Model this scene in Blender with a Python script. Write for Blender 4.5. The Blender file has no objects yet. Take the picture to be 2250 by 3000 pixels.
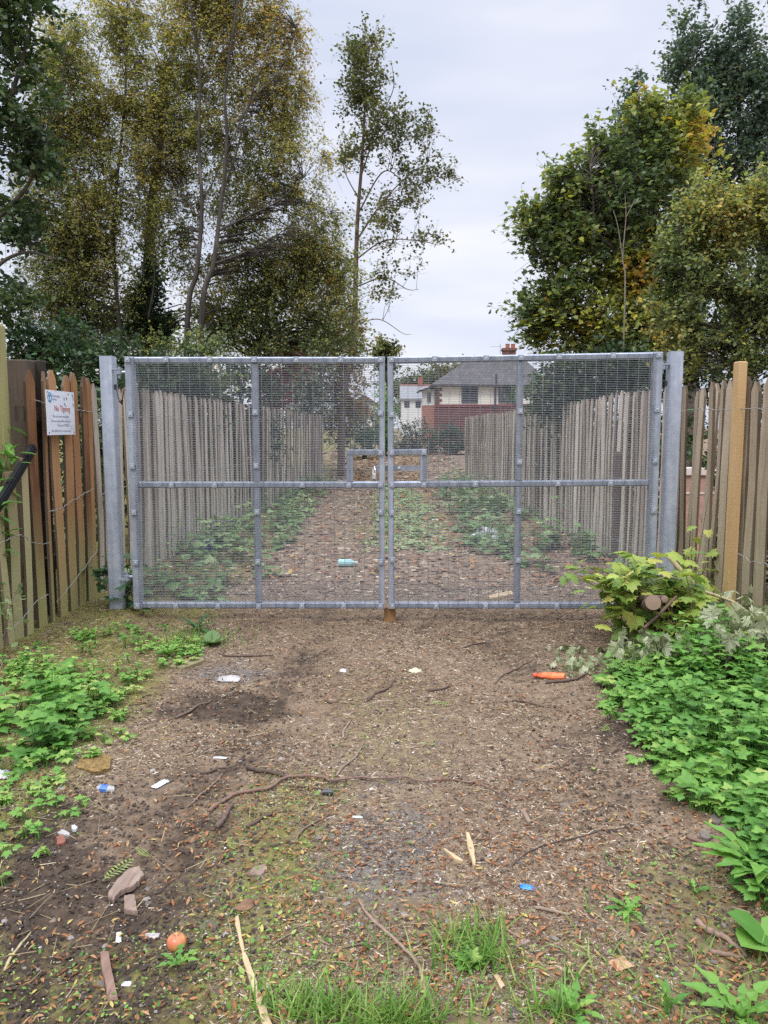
import bpy, math, random
import numpy as np
from mathutils import Vector, Matrix

rng = np.random.default_rng(11)
random.seed(11)
C = bpy.context.scene.collection
SC = bpy.context.scene

# ------------------------------------------------------------------ camera
CH = 1.48
PITCH = math.radians(6.34)
F = 2250.0
cam = bpy.data.cameras.new('camera')
cam.sensor_fit = 'VERTICAL'
cam.sensor_height = 36.0
cam.lens = 27.0
cam.clip_start = 0.05
cam.clip_end = 1500
camo = bpy.data.objects.new('camera', cam)
C.objects.link(camo)
camo.location = (0, 0, CH)
camo.rotation_euler = (math.radians(90) - PITCH, 0, 0)
SC.camera = camo

# ------------------------------------------------------------------ world: overcast sky
w = bpy.data.worlds.new('World')
SC.world = w
w.use_nodes = True
nt = w.node_tree
nt.nodes.clear()
SUN_EL = math.radians(52)
SUN_AZ = math.radians(205)


def N(tree, t, **kw):
    n = tree.nodes.new(t)
    for k, v in kw.items():
        setattr(n, k, v)
    return n


sky = N(nt, 'ShaderNodeTexSky', sky_type='NISHITA', sun_disc=False)
sky.sun_elevation = SUN_EL
sky.sun_rotation = SUN_AZ
sky.air_density = 1.0
sky.dust_density = 2.0
tc = N(nt, 'ShaderNodeTexCoord')
mp = N(nt, 'ShaderNodeMapping')
mp.inputs['Scale'].default_value = (1.3, 1.3, 5.5)
mp.inputs['Location'].default_value = (0.35, 0.2, 0.62)
nz = N(nt, 'ShaderNodeTexNoise')
nz.inputs['Scale'].default_value = 1.6
nz.inputs['Detail'].default_value = 3.5
nz.inputs['Roughness'].default_value = 0.5
cr = N(nt, 'ShaderNodeValToRGB')
cr.color_ramp.elements[0].position = 0.34
cr.color_ramp.elements[0].color = (6.2, 6.75, 8.2, 1)
cr.color_ramp.elements[1].position = 0.66
cr.color_ramp.elements[1].color = (8.7, 8.75, 9.2, 1)
e_ = cr.color_ramp.elements.new(0.5)
e_.color = (7.2, 7.5, 8.7, 1)
sep = N(nt, 'ShaderNodeSeparateXYZ')
mr = N(nt, 'ShaderNodeMapRange')
mr.inputs['From Min'].default_value = 0.47
mr.inputs['From Max'].default_value = 0.85
mr.inputs['To Min'].default_value = 1.0
mr.inputs['To Max'].default_value = 4.0
mul = N(nt, 'ShaderNodeVectorMath', operation='SCALE')
mix = N(nt, 'ShaderNodeMix', data_type='RGBA')
mix.inputs[0].default_value = 0.9
bg = N(nt, 'ShaderNodeBackground')
bg.inputs['Strength'].default_value = 0.1
wo = N(nt, 'ShaderNodeOutputWorld')
L = nt.links.new
L(tc.outputs['Generated'], mp.inputs['Vector'])
L(mp.outputs['Vector'], nz.inputs['Vector'])
L(nz.outputs['Fac'], cr.inputs['Fac'])
L(tc.outputs['Generated'], sep.inputs[0])
L(sep.outputs['Z'], mr.inputs['Value'])
L(cr.outputs['Color'], mul.inputs[0])
L(mr.outputs['Result'], mul.inputs['Scale'])
L(sky.outputs['Color'], mix.inputs[6])
L(mul.outputs['Vector'], mix.inputs[7])
L(mix.outputs[2], bg.inputs['Color'])
L(bg.outputs['Background'], wo.inputs['Surface'])

sun = bpy.data.lights.new('sun', 'SUN')
sun.energy = 1.5
sun.angle = math.radians(14)
sun.color = (1.0, 0.96, 0.9)
suno = bpy.data.objects.new('sun', sun)
C.objects.link(suno)
# nishita: sun_rotation measured from +Y clockwise seen from above
sd = Vector((math.sin(SUN_AZ) * math.cos(SUN_EL), math.cos(SUN_AZ) * math.cos(SUN_EL), math.sin(SUN_EL)))
suno.rotation_euler = sd.to_track_quat('Z', 'Y').to_euler()
suno.location = sd * 50

SC.view_settings.view_transform = 'Standard'
SC.view_settings.look = 'None'
SC.view_settings.exposure = 0.25
SC.view_settings.gamma = 1.0
SC.cycles.max_bounces = 8
SC.cycles.use_denoising = False

# ------------------------------------------------------------------ helpers: measuring
CT, ST = math.cos(PITCH), math.sin(PITCH)


def ray(px, py):
    a = (px - 1125.0) / F
    b = (1500.0 - py) / F
    return np.array([a, CT + b * ST, -ST + b * CT])


def P(px, py, Y):
    d = ray(px, py)
    t = Y / d[1]
    return np.array([d[0] * t, Y, CH + d[2] * t])


def PD(dx, dy, Y):
    return P(dx * 1.3562, dy * 1.3562, Y)


def hsh(ix, iy, s):
    h = (ix * 374761393 + iy * 668265263 + s * 974634541) & 0xffffffff
    h = ((h ^ (h >> 13)) * 1274126177) & 0xffffffff
    h = h ^ (h >> 16)
    return (h & 0xffff) / 65535.0


def vn(x, y, s=0):
    x = np.asarray(x, float)
    y = np.asarray(y, float)
    ix = np.floor(x).astype(np.int64)
    iy = np.floor(y).astype(np.int64)
    fx = x - ix
    fy = y - iy
    fx = fx * fx * (3 - 2 * fx)
    fy = fy * fy * (3 - 2 * fy)
    a = hsh(ix, iy, s)
    b = hsh(ix + 1, iy, s)
    c = hsh(ix, iy + 1, s)
    d = hsh(ix + 1, iy + 1, s)
    return (a * (1 - fx) + b * fx) * (1 - fy) + (c * (1 - fx) + d * fx) * fy


def fbm(x, y, s=0, o=3):
    t, a, n = 0, 0.5, 0
    for i in range(o):
        t = t + a * vn(x * 2 ** i + 13.7 * i, y * 2 ** i + 7.1 * i, s + i)
        n += a
        a *= 0.5
    return t / n


def ss(a, b, x):
    t = np.clip((x - a) / (b - a), 0, 1)
    return t * t * (3 - 2 * t)


def dark_mask(x, y):
    m = ss(-0.15, -0.75, x) * ss(3.4, 2.4, y)
    m = np.maximum(m, np.exp(-(((x - 1.2) / .2) ** 2 + ((y - 3.55) / .22) ** 2)))
    m = np.maximum(m, ss(-.35, -.6, x) * ss(-1.5, -.9, x) * ss(3.6, 3.9, y) * ss(4.6, 4.0, y) * .7)
    m = np.maximum(m, ss(1.2, 1.6, x) * ss(2.2, 1.7, x) * ss(2.4, 2.7, y) * ss(4.8, 4.2, y) * .8)
    m = np.maximum(m, ss(4.9, 5.5, y) * ss(6.6, 6.2, y) * .3)
    rl = np.exp(-((x + .42 + .13 * (5.5 - y)) / .20) ** 2)
    rr = np.exp(-((x - .80 - .05 * (5.5 - y)) / .22) ** 2)
    m = np.maximum(m, np.maximum(rl * .5, rr * .38) * ss(6.6, 5.6, y))
    return np.clip(m * (0.35 + 1.3 * fbm(x * 2.3, y * 2.3, 40)), 0, 1)


def moss_mask(x, y):
    m = ss(-1.05, -1.55, x) * ss(1.2, 2.2, y) * .9
    m = np.maximum(m, ss(.2, 1.0, x) * ss(2.9, 2.3, y) * .55)
    m = np.maximum(m, ss(2.35, 1.95, y) * .45)
    m = np.maximum(m, np.exp(-((x + .38) / .28) ** 2) * ss(3.5, 3.0, y) * .75)
    m = np.maximum(m, np.exp(-((x - .05) / .45) ** 2) * ss(5.2, 4.0, y) * .3)
    m = np.maximum(m, np.exp(-((x - .35) / 1.0) ** 2) * ss(8.5, 10, y) * ss(20, 16, y) * 1.0)
    return np.clip(m * (0.35 + 1.1 * fbm(x * 1.8 + 4, y * 1.8, 60)), 0, 1)


def grey_mask(x, y):
    m = np.exp(-(((x + .02) / .27) ** 2 + ((y - 2.55) / .34) ** 2))
    m = np.maximum(m, .75 * np.exp(-(((x + .50) / .13) ** 2 + ((y - 2.22) / .2) ** 2)))
    m = np.maximum(m, .7 * np.exp(-(((x + .95) / .3) ** 2 + ((y - 4.55) / .25) ** 2)))
    m = np.maximum(m, .25 * ss(.7, .2, np.abs(x)) * ss(4.0, 3.0, y))
    return np.clip(m * (0.6 + 0.8 * fbm(x * 3, y * 3, 80)), 0, 1)


def gh(x, y):
    x = np.asarray(x, float)
    y = np.asarray(y, float)
    near = ss(30, 12, y) * ss(14, 6, np.abs(x))
    z = (fbm(x * 1.1, y * 1.1, 1) - .5) * .07 * near
    z = z + (fbm(x * 6, y * 6, 5) - .5) * .028 * near
    dm = dark_mask(x, y)
    z = z + (fbm(x * 11, y * 11, 9) - .45) * .06 * dm * near
    z = z + ss(1.5, 2.2, np.abs(x)) * .06 * ss(3.2, 5.0, y)
    z = z - .022 * (np.exp(-((x + .42 + .13 * (5.5 - y)) / .17) ** 2) + np.exp(-((x - .80 - .05 * (5.5 - y)) / .18) ** 2)) * ss(6.6, 5.6, y)
    z = z + .04 * np.exp(-(((x - 1.2) / .14) ** 2 + ((y - 3.55) / .14) ** 2))
    z = z + .36 * ss(19, 31, y)
    # keep the strip right under the gate leaves low
    z = z - .005 * np.exp(-((y - 5.8) / .3) ** 2) * ss(2.0, 1.6, np.abs(x))
    return z


def G(px, py):
    """ground point behind native photo pixel"""
    d = ray(px, py)
    z = 0.0
    for _ in range(3):
        t = (z - CH) / d[2]
        z = float(gh(d[0] * t, d[1] * t))
    t = (z - CH) / d[2]
    return np.array([d[0] * t, d[1] * t, z])


# ------------------------------------------------------------------ helpers: objects
ORG = {}


def tag(o, label, cat, group=None):
    o['label'] = label
    o['category'] = cat
    if group:
        o['group'] = group
    return o


def thing(name, label, cat, loc, group=None):
    o = bpy.data.objects.new(name, None)
    o.empty_display_size = 0.1
    C.objects.link(o)
    o.location = [float(v) for v in loc]
    ORG[o.name] = np.array(loc, float)
    return tag(o, label, cat, group)


class MB:
    """collects geometry (world coordinates) for ONE mesh"""

    def __init__(s):
        s.v = []
        s.n = 0
        s.f = {}
        s.attr = {}
        s.mi = {}

    def add(s, verts, faces, attr=0.5, mat=0):
        verts = np.asarray(verts, float).reshape(-1, 3)
        if isinstance(faces, np.ndarray):
            groups = {faces.shape[1]: faces}
        else:
            groups = {}
            for f in faces:
                groups.setdefault(len(f), []).append(f)
        tot = {}
        for k, f in groups.items():
            f = np.asarray(f, np.int64).reshape(-1, k) + s.n
            s.f.setdefault(k, []).append(f)
            a = np.asarray(attr, float)
            if a.ndim == 0:
                a = np.full(len(f), float(a))
            s.attr.setdefault(k, []).append(a)
            s.mi.setdefault(k, []).append(np.full(len(f), mat, np.int32))
        s.v.append(verts)
        s.n += len(verts)
        return s

    def box(s, a, b, attr=.5, mat=0, jit=0):
        a = np.array(a, float)
        b = np.array(b, float)
        v = np.array([[(a, b)[i][0], (a, b)[j][1], (a, b)[k][2]] for k in (0, 1) for j in (0, 1) for i in (0, 1)])
        f = [(0, 2, 3, 1), (4, 5, 7, 6), (0, 1, 5, 4), (2, 6, 7, 3), (0, 4, 6, 2), (1, 3, 7, 5)]
        return s.add(v, f, attr, mat)

    def obox(s, c, ax, ay, az, attr=.5, mat=0):
        """oriented box: centre and three half-axis vectors"""
        c, ax, ay, az = [np.array(q, float) for q in (c, ax, ay, az)]
        v = np.array([c + i * ax + j * ay + k * az for k in (-1, 1) for j in (-1, 1) for i in (-1, 1)])
        f = [(0, 2, 3, 1), (4, 5, 7, 6), (0, 1, 5, 4), (2, 6, 7, 3), (0, 4, 6, 2), (1, 3, 7, 5)]
        return s.add(v, f, attr, mat)

    def tube(s, pts, rad, k=8, attr=.5, mat=0, cap=True):
        pts = np.asarray(pts, float)
        n = len(pts)
        rad = np.broadcast_to(np.asarray(rad, float), (n,)) if np.ndim(rad) else np.full(n, float(rad))
        t = np.gradient(pts, axis=0)
        t /= np.linalg.norm(t, axis=1, keepdims=True) + 1e-9
        ref = np.array([0, 0, 1.0]) if abs(t[:, 2]).mean() < .8 else np.array([1.0, 0, 0])
        a = np.cross(t, ref)
        a /= np.linalg.norm(a, axis=1, keepdims=True) + 1e-9
        b = np.cross(t, a)
        th = np.arange(k) * 2 * math.pi / k
        ring = pts[:, None, :] + rad[:, None, None] * (np.cos(th)[None, :, None] * a[:, None, :] + np.sin(th)[None, :, None] * b[:, None, :])
        v = ring.reshape(-1, 3)
        f = []
        for i in range(n - 1):
            for j in range(k):
                f.append((i * k + j, i * k + (j + 1) % k, (i + 1) * k + (j + 1) % k, (i + 1) * k + j))
        if cap:
            f.append(tuple(range(k))[::-1])
            f.append(tuple(range((n - 1) * k, n * k)))
        return s.add(v, f, attr, mat)

    def segs(s, p0, p1, r0, r1, k=4, attr=.5, mat=0):
        """many straight tapered rods at once"""
        p0 = np.asarray(p0, float).reshape(-1, 3)
        p1 = np.asarray(p1, float).reshape(-1, 3)
        n = len(p0)
        if n == 0:
            return s
        r0 = np.broadcast_to(np.asarray(r0, float), (n,))
        r1 = np.broadcast_to(np.asarray(r1, float), (n,))
        t = p1 - p0
        t /= np.linalg.norm(t, axis=1, keepdims=True) + 1e-9
        ref = np.where(np.abs(t[:, 2:3]) < .8, np.array([[0, 0, 1.0]]), np.array([[1.0, 0, 0]]))
        a = np.cross(t, ref)
        a /= np.linalg.norm(a, axis=1, keepdims=True) + 1e-9
        b = np.cross(t, a)
        th = (np.arange(k) + .5) * 2 * math.pi / k
        d = np.cos(th)[None, :, None] * a[:, None, :] + np.sin(th)[None, :, None] * b[:, None, :]
        v = np.concatenate([p0[:, None, :] + r0[:, None, None] * d, p1[:, None, :] + r1[:, None, None] * d], 1).reshape(-1, 3)
        base = (np.arange(n) * 2 * k)[:, None, None]
        q = np.array([[j, (j + 1) % k, k + (j + 1) % k, k + j] for j in range(k)])[None]
        f = (base + q).reshape(-1, 4)
        a_ = np.asarray(attr, float)
        if a_.ndim:
            a_ = np.repeat(a_, k)
        return s.add(v, f, a_, mat)

    def scatter(s, tv, tf, pos, R, scale, tint, mat=0):
        """copies of a little template (leaf, chip) at many places of this one mesh"""
        tv = np.asarray(tv, float)
        pos = np.asarray(pos, float).reshape(-1, 3)
        n = len(pos)
        if n == 0:
            return s
        sc = np.asarray(scale, float)
        if sc.ndim == 0:
            sc = np.full((n, 3), float(sc))
        elif sc.ndim == 1:
            sc = np.repeat(sc[:, None], 3, 1)
        v = np.einsum('nij,nkj->nki', R, tv[None] * sc[:, None, :]) + pos[:, None, :]
        m = len(tv)
        groups = {}
        for f in tf:
            groups.setdefault(len(f), []).append(f)
        base = np.arange(n)[:, None, None] * m
        v = v.reshape(-1, 3)
        for k, fl in groups.items():
            ff = (base + np.array(fl)[None]).reshape(-1, k) + s.n
            s.f.setdefault(k, []).append(ff)
            s.attr.setdefault(k, []).append(np.repeat(np.broadcast_to(np.asarray(tint, float), (n,)), len(fl)))
            s.mi.setdefault(k, []).append(np.full(len(ff), mat, np.int32))
        s.v.append(v)
        s.n += len(v)
        return s

    def mesh(s, name, org=(0, 0, 0), smooth=False):
        v = np.concatenate(s.v) - np.asarray(org, float)
        me = bpy.data.meshes.new(name)
        me.vertices.add(len(v))
        me.vertices.foreach_set('co', v.astype(np.float32).ravel())
        loops, starts, totals, at, mi = [], [], [], [], []
        o = 0
        for k in s.f:
            f = np.concatenate(s.f[k])
            loops.append(f.ravel())
            starts.append(o + np.arange(len(f)) * k)
            totals.append(np.full(len(f), k))
            at.append(np.concatenate(s.attr[k]))
            mi.append(np.concatenate(s.mi[k]))
            o += f.size
        loops = np.concatenate(loops)
        me.loops.add(len(loops))
        me.loops.foreach_set('vertex_index', loops.astype(np.int32))
        st = np.concatenate(starts)
        me.polygons.add(len(st))
        me.polygons.foreach_set('loop_start', st.astype(np.int32))
        me.polygons.foreach_set('loop_total', np.concatenate(totals).astype(np.int32))
        me.polygons.foreach_set('material_index', np.concatenate(mi).astype(np.int32))
        me.polygons.foreach_set('use_smooth', np.full(len(st), smooth))
        me.update(calc_edges=True)
        me.validate()
        a = me.attributes.new('tint', 'FLOAT', 'FACE')
        if len(a.data) == len(st):
            a.data.foreach_set('value', np.concatenate(at).astype(np.float32))
        return me

    def build(s, name, mats, parent=None, org=None, smooth=False):
        if parent is not None:
            org = ORG[parent.name]
        elif org is None:
            org = np.zeros(3)
        me = s.mesh(name, org, smooth)
        for m in (mats if isinstance(mats, (list, tuple)) else [mats]):
            me.materials.append(m)
        o = bpy.data.objects.new(name, me)
        C.objects.link(o)
        if parent is not None:
            o.parent = parent
        else:
            o.location = [float(q) for q in org]
        ORG[o.name] = np.array(org, float)
        return o


def inst(name, me, parent, loc, rot=(0, 0, 0), scale=(1, 1, 1)):
    """a part sharing mesh data, placed at a world location below its thing"""
    o = bpy.data.objects.new(name, me)
    C.objects.link(o)
    o.parent = parent
    o.location = [float(q) for q in (np.array(loc, float) - ORG[parent.name])]
    o.rotation_euler = rot
    o.scale = scale
    ORG[o.name] = np.array(loc, float)
    return o


def rotm(yaw, tilt, spin):
    """R = Rz(yaw) Rx(tilt) Rz(spin), vectorised"""
    yaw, tilt, spin = [np.asarray(q, float) for q in (yaw, tilt, spin)]

    def rz(a):
        c, s = np.cos(a), np.sin(a)
        z, o = np.zeros_like(a), np.ones_like(a)
        return np.stack([np.stack([c, -s, z], -1), np.stack([s, c, z], -1), np.stack([z, z, o], -1)], -2)

    def rx(a):
        c, s = np.cos(a), np.sin(a)
        z, o = np.zeros_like(a), np.ones_like(a)
        return np.stack([np.stack([o, z, z], -1), np.stack([z, c, -s], -1), np.stack([z, s, c], -1)], -2)

    return rz(yaw) @ rx(tilt) @ rz(spin)


def smoothline(pts, n=6):
    """Catmull-Rom through the points"""
    p = np.asarray(pts, float)
    if len(p) < 3:
        return np.array([p[0] + (p[-1] - p[0]) * t for t in np.linspace(0, 1, n)])
    q = np.vstack([2 * p[0] - p[1], p, 2 * p[-1] - p[-2]])
    out = []
    for i in range(1, len(q) - 2):
        for t in np.linspace(0, 1, n, endpoint=False):
            a, b, c, d = q[i - 1], q[i], q[i + 1], q[i + 2]
            out.append(.5 * ((2 * b) + (c - a) * t + (2 * a - 5 * b + 4 * c - d) * t * t + (3 * b - a - 3 * c + d) * t ** 3))
    out.append(p[-1])
    return np.array(out)


# ------------------------------------------------------------------ materials
def mat(name):
    m = bpy.data.materials.new(name)
    m.use_nodes = True
    t = m.node_tree
    b = t.nodes['Principled BSDF']
    return m, t, b


def ramp(t, stops, fac=None):
    r = t.nodes.new('ShaderNodeValToRGB')
    el = r.color_ramp.elements
    while len(el) < len(stops):
        el.new(0.5)
    for e, (p, c) in zip(el, stops):
        e.position = p
        e.color = (*c, 1)
    if fac is not None:
        t.links.new(fac, r.inputs['Fac'])
    return r


def noise(t, scale, detail=4, rough=.55, vec=None, stretch=None):
    n = t.nodes.new('ShaderNodeTexNoise')
    n.inputs['Scale'].default_value = scale
    n.inputs['Detail'].default_value = detail
    n.inputs['Roughness'].default_value = rough
    if vec is None:
        c = t.nodes.new('ShaderNodeTexCoord')
        vec = c.outputs['Object']
    if stretch:
        mpn = t.nodes.new('ShaderNodeMapping')
        mpn.inputs['Scale'].default_value = stretch
        t.links.new(vec, mpn.inputs['Vector'])
        vec = mpn.outputs['Vector']
    t.links.new(vec, n.inputs['Vector'])
    return n


def mixc(t, fac, a, b, mode='MIX'):
    m = t.nodes.new('ShaderNodeMix')
    m.data_type = 'RGBA'
    m.blend_type = mode
    for s, v in ((0, fac), (6, a), (7, b)):
        if isinstance(v, (int, float)):
            m.inputs[s].default_value = v
        elif isinstance(v, tuple):
            m.inputs[s].default_value = (*v, 1)
        else:
            t.links.new(v, m.inputs[s])
    return m.outputs[2]


def math_(t, op, a, b=0.0, clamp=False):
    m = t.nodes.new('ShaderNodeMath')
    m.operation = op
    m.use_clamp = clamp
    for i, v in enumerate((a, b)):
        if isinstance(v, (int, float)):
            m.inputs[i].default_value = v
        else:
            t.links.new(v, m.inputs[i])
    return m.outputs[0]


def bump(t, b, h, strength=.4, dist=.01):
    n = t.nodes.new('ShaderNodeBump')
    n.inputs['Strength'].default_value = strength
    n.inputs['Distance'].default_value = dist
    t.links.new(h, n.inputs['Height'])
    t.links.new(n.outputs['Normal'], b.inputs['Normal'])


def attr(t, name):
    a = t.nodes.new('ShaderNodeAttribute')
    a.attribute_name = name
    return a.outputs['Fac']


def plain(name, col, rough=.6, metal=0.0, var=.25, scale=20, bumps=.15, bd=.004):
    m, t, b = mat(name)
    n = noise(t, scale)
    lo = tuple(c * (1 - var) for c in col)
    hi = tuple(min(1, c * (1 + var)) for c in col)
    r = ramp(t, [(.3, lo), (.7, hi)], n.outputs['Fac'])
    t.links.new(r.outputs['Color'], b.inputs['Base Color'])
    b.inputs['Roughness'].default_value = rough
    b.inputs['Metallic'].default_value = metal
    if bumps:
        bump(t, b, n.outputs['Fac'], bumps, bd)
    return m


def leafmat(name, stops, trans=.35, rough=.45, spec=.35):
    m, t, b = mat(name)
    r = ramp(t, stops, attr(t, 'tint'))
    geo = t.nodes.new('ShaderNodeNewGeometry')
    # undersides of leaves are paler
    und = mixc(t, math_(t, 'MULTIPLY', geo.outputs['Backfacing'], .35), r.outputs['Color'],
               tuple(min(1, .25 * 1 + .5 * c) * .45 for c in stops[len(stops) // 2][1]))
    t.links.new(und, b.inputs['Base Color'])
    b.inputs['Roughness'].default_value = rough
    b.inputs['Specular IOR Level'].default_value = spec
    tr = t.nodes.new('ShaderNodeBsdfTranslucent')
    bright = mixc(t, 1.0, r.outputs['Color'], (1.15, 1.2, .75), 'MULTIPLY')
    t.links.new(bright, tr.inputs['Color'])
    ms = t.nodes.new('ShaderNodeMixShader')
    ms.inputs[0].default_value = trans
    t.links.new(b.outputs[0], ms.inputs[1])
    t.links.new(tr.outputs[0], ms.inputs[2])
    t.links.new(ms.outputs[0], t.nodes['Material Output'].inputs['Surface'])
    return m


def tintmat(name, stops, rough=.8, var=.3, scale=60):
    m, t, b = mat(name)
    r = ramp(t, stops, attr(t, 'tint'))
    n = noise(t, scale)
    k = ramp(t, [(.25, (1 - var,) * 3), (.75, (1 + var * .6,) * 3)], n.outputs['Fac'])
    t.links.new(mixc(t, 1.0, r.outputs['Color'], k.outputs['Color'], 'MULTIPLY'), b.inputs['Base Color'])
    b.inputs['Roughness'].default_value = rough
    b.inputs['Specular IOR Level'].default_value = .25
    return m


def picketmat(name, dark, mid, light, algae, a_lo, a_hi, amount):
    m, t, b = mat(name)
    oi = t.nodes.new('ShaderNodeObjectInfo')
    c = t.nodes.new('ShaderNodeTexCoord')
    off = t.nodes.new('ShaderNodeVectorMath')
    off.operation = 'ADD'
    cmb = t.nodes.new('ShaderNodeCombineXYZ')
    t.links.new(math_(t, 'MULTIPLY', oi.outputs['Random'], 37.0), cmb.inputs[0])
    t.links.new(math_(t, 'MULTIPLY', oi.outputs['Random'], 11.0), cmb.inputs[2])
    t.links.new(c.outputs['Object'], off.inputs[0])
    t.links.new(cmb.outputs[0], off.inputs[1])
    grain = noise(t, 1.0, 6, .65, off.outputs[0], (70, 70, 3.0))
    big = noise(t, 1.0, 3, .5, off.outputs[0], (6, 6, 1.6))
    saw = noise(t, 1.0, 3, .6, off.outputs[0], (8, 8, 120))
    f = math_(t, 'ADD', math_(t, 'MULTIPLY', grain.outputs['Fac'], .55), math_(t, 'MULTIPLY', big.outputs['Fac'], .45))
    f = math_(t, 'ADD', f, math_(t, 'MULTIPLY', math_(t, 'SUBTRACT', oi.outputs['Random'], .5), .34))
    r = ramp(t, [(.28, dark), (.5, mid), (.75, light)], f)
    # green algae climbing from the wet foot of each pale
    sp = t.nodes.new('ShaderNodeSeparateXYZ')
    t.links.new(c.outputs['Object'], sp.inputs[0])
    g = t.nodes.new('ShaderNodeMapRange')
    g.inputs['From Min'].default_value = a_hi
    g.inputs['From Max'].default_value = a_lo
    t.links.new(math_(t, 'ADD', sp.outputs['Z'], math_(t, 'MULTIPLY', math_(t, 'SUBTRACT', big.outputs['Fac'], .5), 1.1)), g.inputs['Value'])
    al = mixc(t, math_(t, 'MULTIPLY', g.outputs['Result'], amount, True), r.outputs['Color'], algae)
    al2 = mixc(t, math_(t, 'MULTIPLY', grain.outputs['Fac'], .5), al, mixc(t, 1.0, al, (.55, .55, .55), 'MULTIPLY'))
    t.links.new(al2, b.inputs['Base Color'])
    b.inputs['Roughness'].default_value = .8
    b.inputs['Specular IOR Level'].default_value = .25
    hh = math_(t, 'ADD', grain.outputs['Fac'], math_(t, 'MULTIPLY', saw.outputs['Fac'], .5))
    bump(t, b, hh, .5, .004)
    return m


M = {}
# galvanised steel with spangle and run marks
m, t, b = mat('galvanised_steel')
n1 = noise(t, 14, 5, .6)
n2 = noise(t, 1, 3, .5, None, (25, 25, 2.2))
r1 = ramp(t, [(.3, (.23, .255, .305)), (.5, (.32, .35, .41)), (.72, (.45, .475, .53))], math_(t, 'ADD', math_(t, 'MULTIPLY', n1.outputs['Fac'], .5), math_(t, 'MULTIPLY', n2.outputs['Fac'], .5)))
t.links.new(r1.outputs['Color'], b.inputs['Base Color'])
b.inputs['Metallic'].default_value = .35
b.inputs['Roughness'].default_value = .38
bump(t, b, n1.outputs['Fac'], .12, .002)
M['galv'] = m
m2 = m.copy()
m2.name = 'galvanised_wire'
b2 = m2.node_tree.nodes['Principled BSDF']
b2.inputs['Metallic'].default_value = .2
for e in [n for n in m2.node_tree.nodes if n.type == 'VALTORGB'][0].color_ramp.elements:
    e.color = (e.color[0] * .66, e.color[1] * .65, e.color[2] * .64, 1)
M['wire'] = m2
m3 = m.copy()
m3.name = 'galvanised_post_steel'
for e in [n for n in m3.node_tree.nodes if n.type == 'VALTORGB'][0].color_ramp.elements:
    e.color = (min(1, e.color[0] * 1.25), min(1, e.color[1] * 1.25), min(1, e.color[2] * 1.27), 1)
M['galvpost'] = m3
M['bolt'] = plain('bright_zinc', (.55, .57, .6), .35, .6, .1)
M['fwire'] = plain('fence_wire', (.30, .29, .27), .5, .3, .2)
M['black'] = plain('black_rubber', (.02, .02, .022), .45, 0, .2)
M['strip'] = plain('black_edging', (.010, .010, .012), .65, 0, .4, 12)
M['strip'].node_tree.nodes['Principled BSDF'].inputs['Specular IOR Level'].default_value = .2
M['pk_brown'] = picketmat('brown_pale_wood', (.14, .06, .028), (.36, .175, .075), (.50, .28, .135), (.36, .34, .14), .15, .85, .9)
M['pk_low'] = picketmat('mossy_pale_wood', (.18, .12, .065), (.40, .29, .165), (.54, .44, .27), (.43, .43, .21), .5, 1.3, .6)
M['pk_grey'] = picketmat('weathered_pale_wood', (.21, .155, .105), (.43, .345, .245), (.58, .49, .37), (.29, .28, .16), .1, 1.1, .55)
M['pk_lane'] = picketmat('silvered_pale_wood', (.27, .21, .165), (.53, .46, .375), (.70, .65, .57), (.45, .45, .36), .1, .7, .4)
M['edgeshade'] = picketmat('shaded_pale_wood', (.06, .042, .028), (.13, .092, .062), (.22, .165, .115), (.15, .15, .08), .1, 1.1, .5)  # darker wood for narrow sides: shade between the pales painted into the colour
M['newpost'] = picketmat('new_softwood', (.30, .17, .075), (.50, .31, .145), (.60, .42, .22), (.5, .43, .15), 0, .5, .5)
M['greenpost'] = picketmat('green_treated_post', (.30, .27, .11), (.42, .38, .17), (.52, .48, .24), (.40, .42, .16), .3, 1.8, .6)
M['darkpost'] = picketmat('dark_old_timber', (.035, .026, .02), (.075, .055, .04), (.13, .10, .075), (.09, .08, .05), 0, .5, .5)
M['block'] = picketmat('sawn_block', (.26, .14, .06), (.36, .20, .09), (.42, .26, .13), (.3, .25, .1), -.1, .0, .3)
M['bark'] = plain('grey_brown_bark', (.085, .07, .055), .9, 0, .55, 9, .6, .02)
M['birchbark'] = None
m, t, b = mat('birch_bark')
nb = noise(t, 1, 5, .6, None, (5, 5, 1.4))
r = ramp(t, [(.42, (.028, .022, .017)), (.60, (.07, .057, .046)), (.76, (.22, .195, .165))], nb.outputs['Fac'])
t.links.new(r.outputs['Color'], b.inputs['Base Color'])
b.inputs['Roughness'].default_value = .85
bump(t, b, nb.outputs['Fac'], .4, .02)
M['birchbark'] = m
M['twig'] = tintmat('twig_bark', [(0, (.07, .05, .04)), (.5, (.16, .11, .085)), (1, (.30, .23, .17))], .85)
M['redtwig'] = tintmat('reddish_bark', [(0, (.09, .055, .042)), (.5, (.19, .118, .09)), (1, (.36, .26, .19))], .75)

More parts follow.
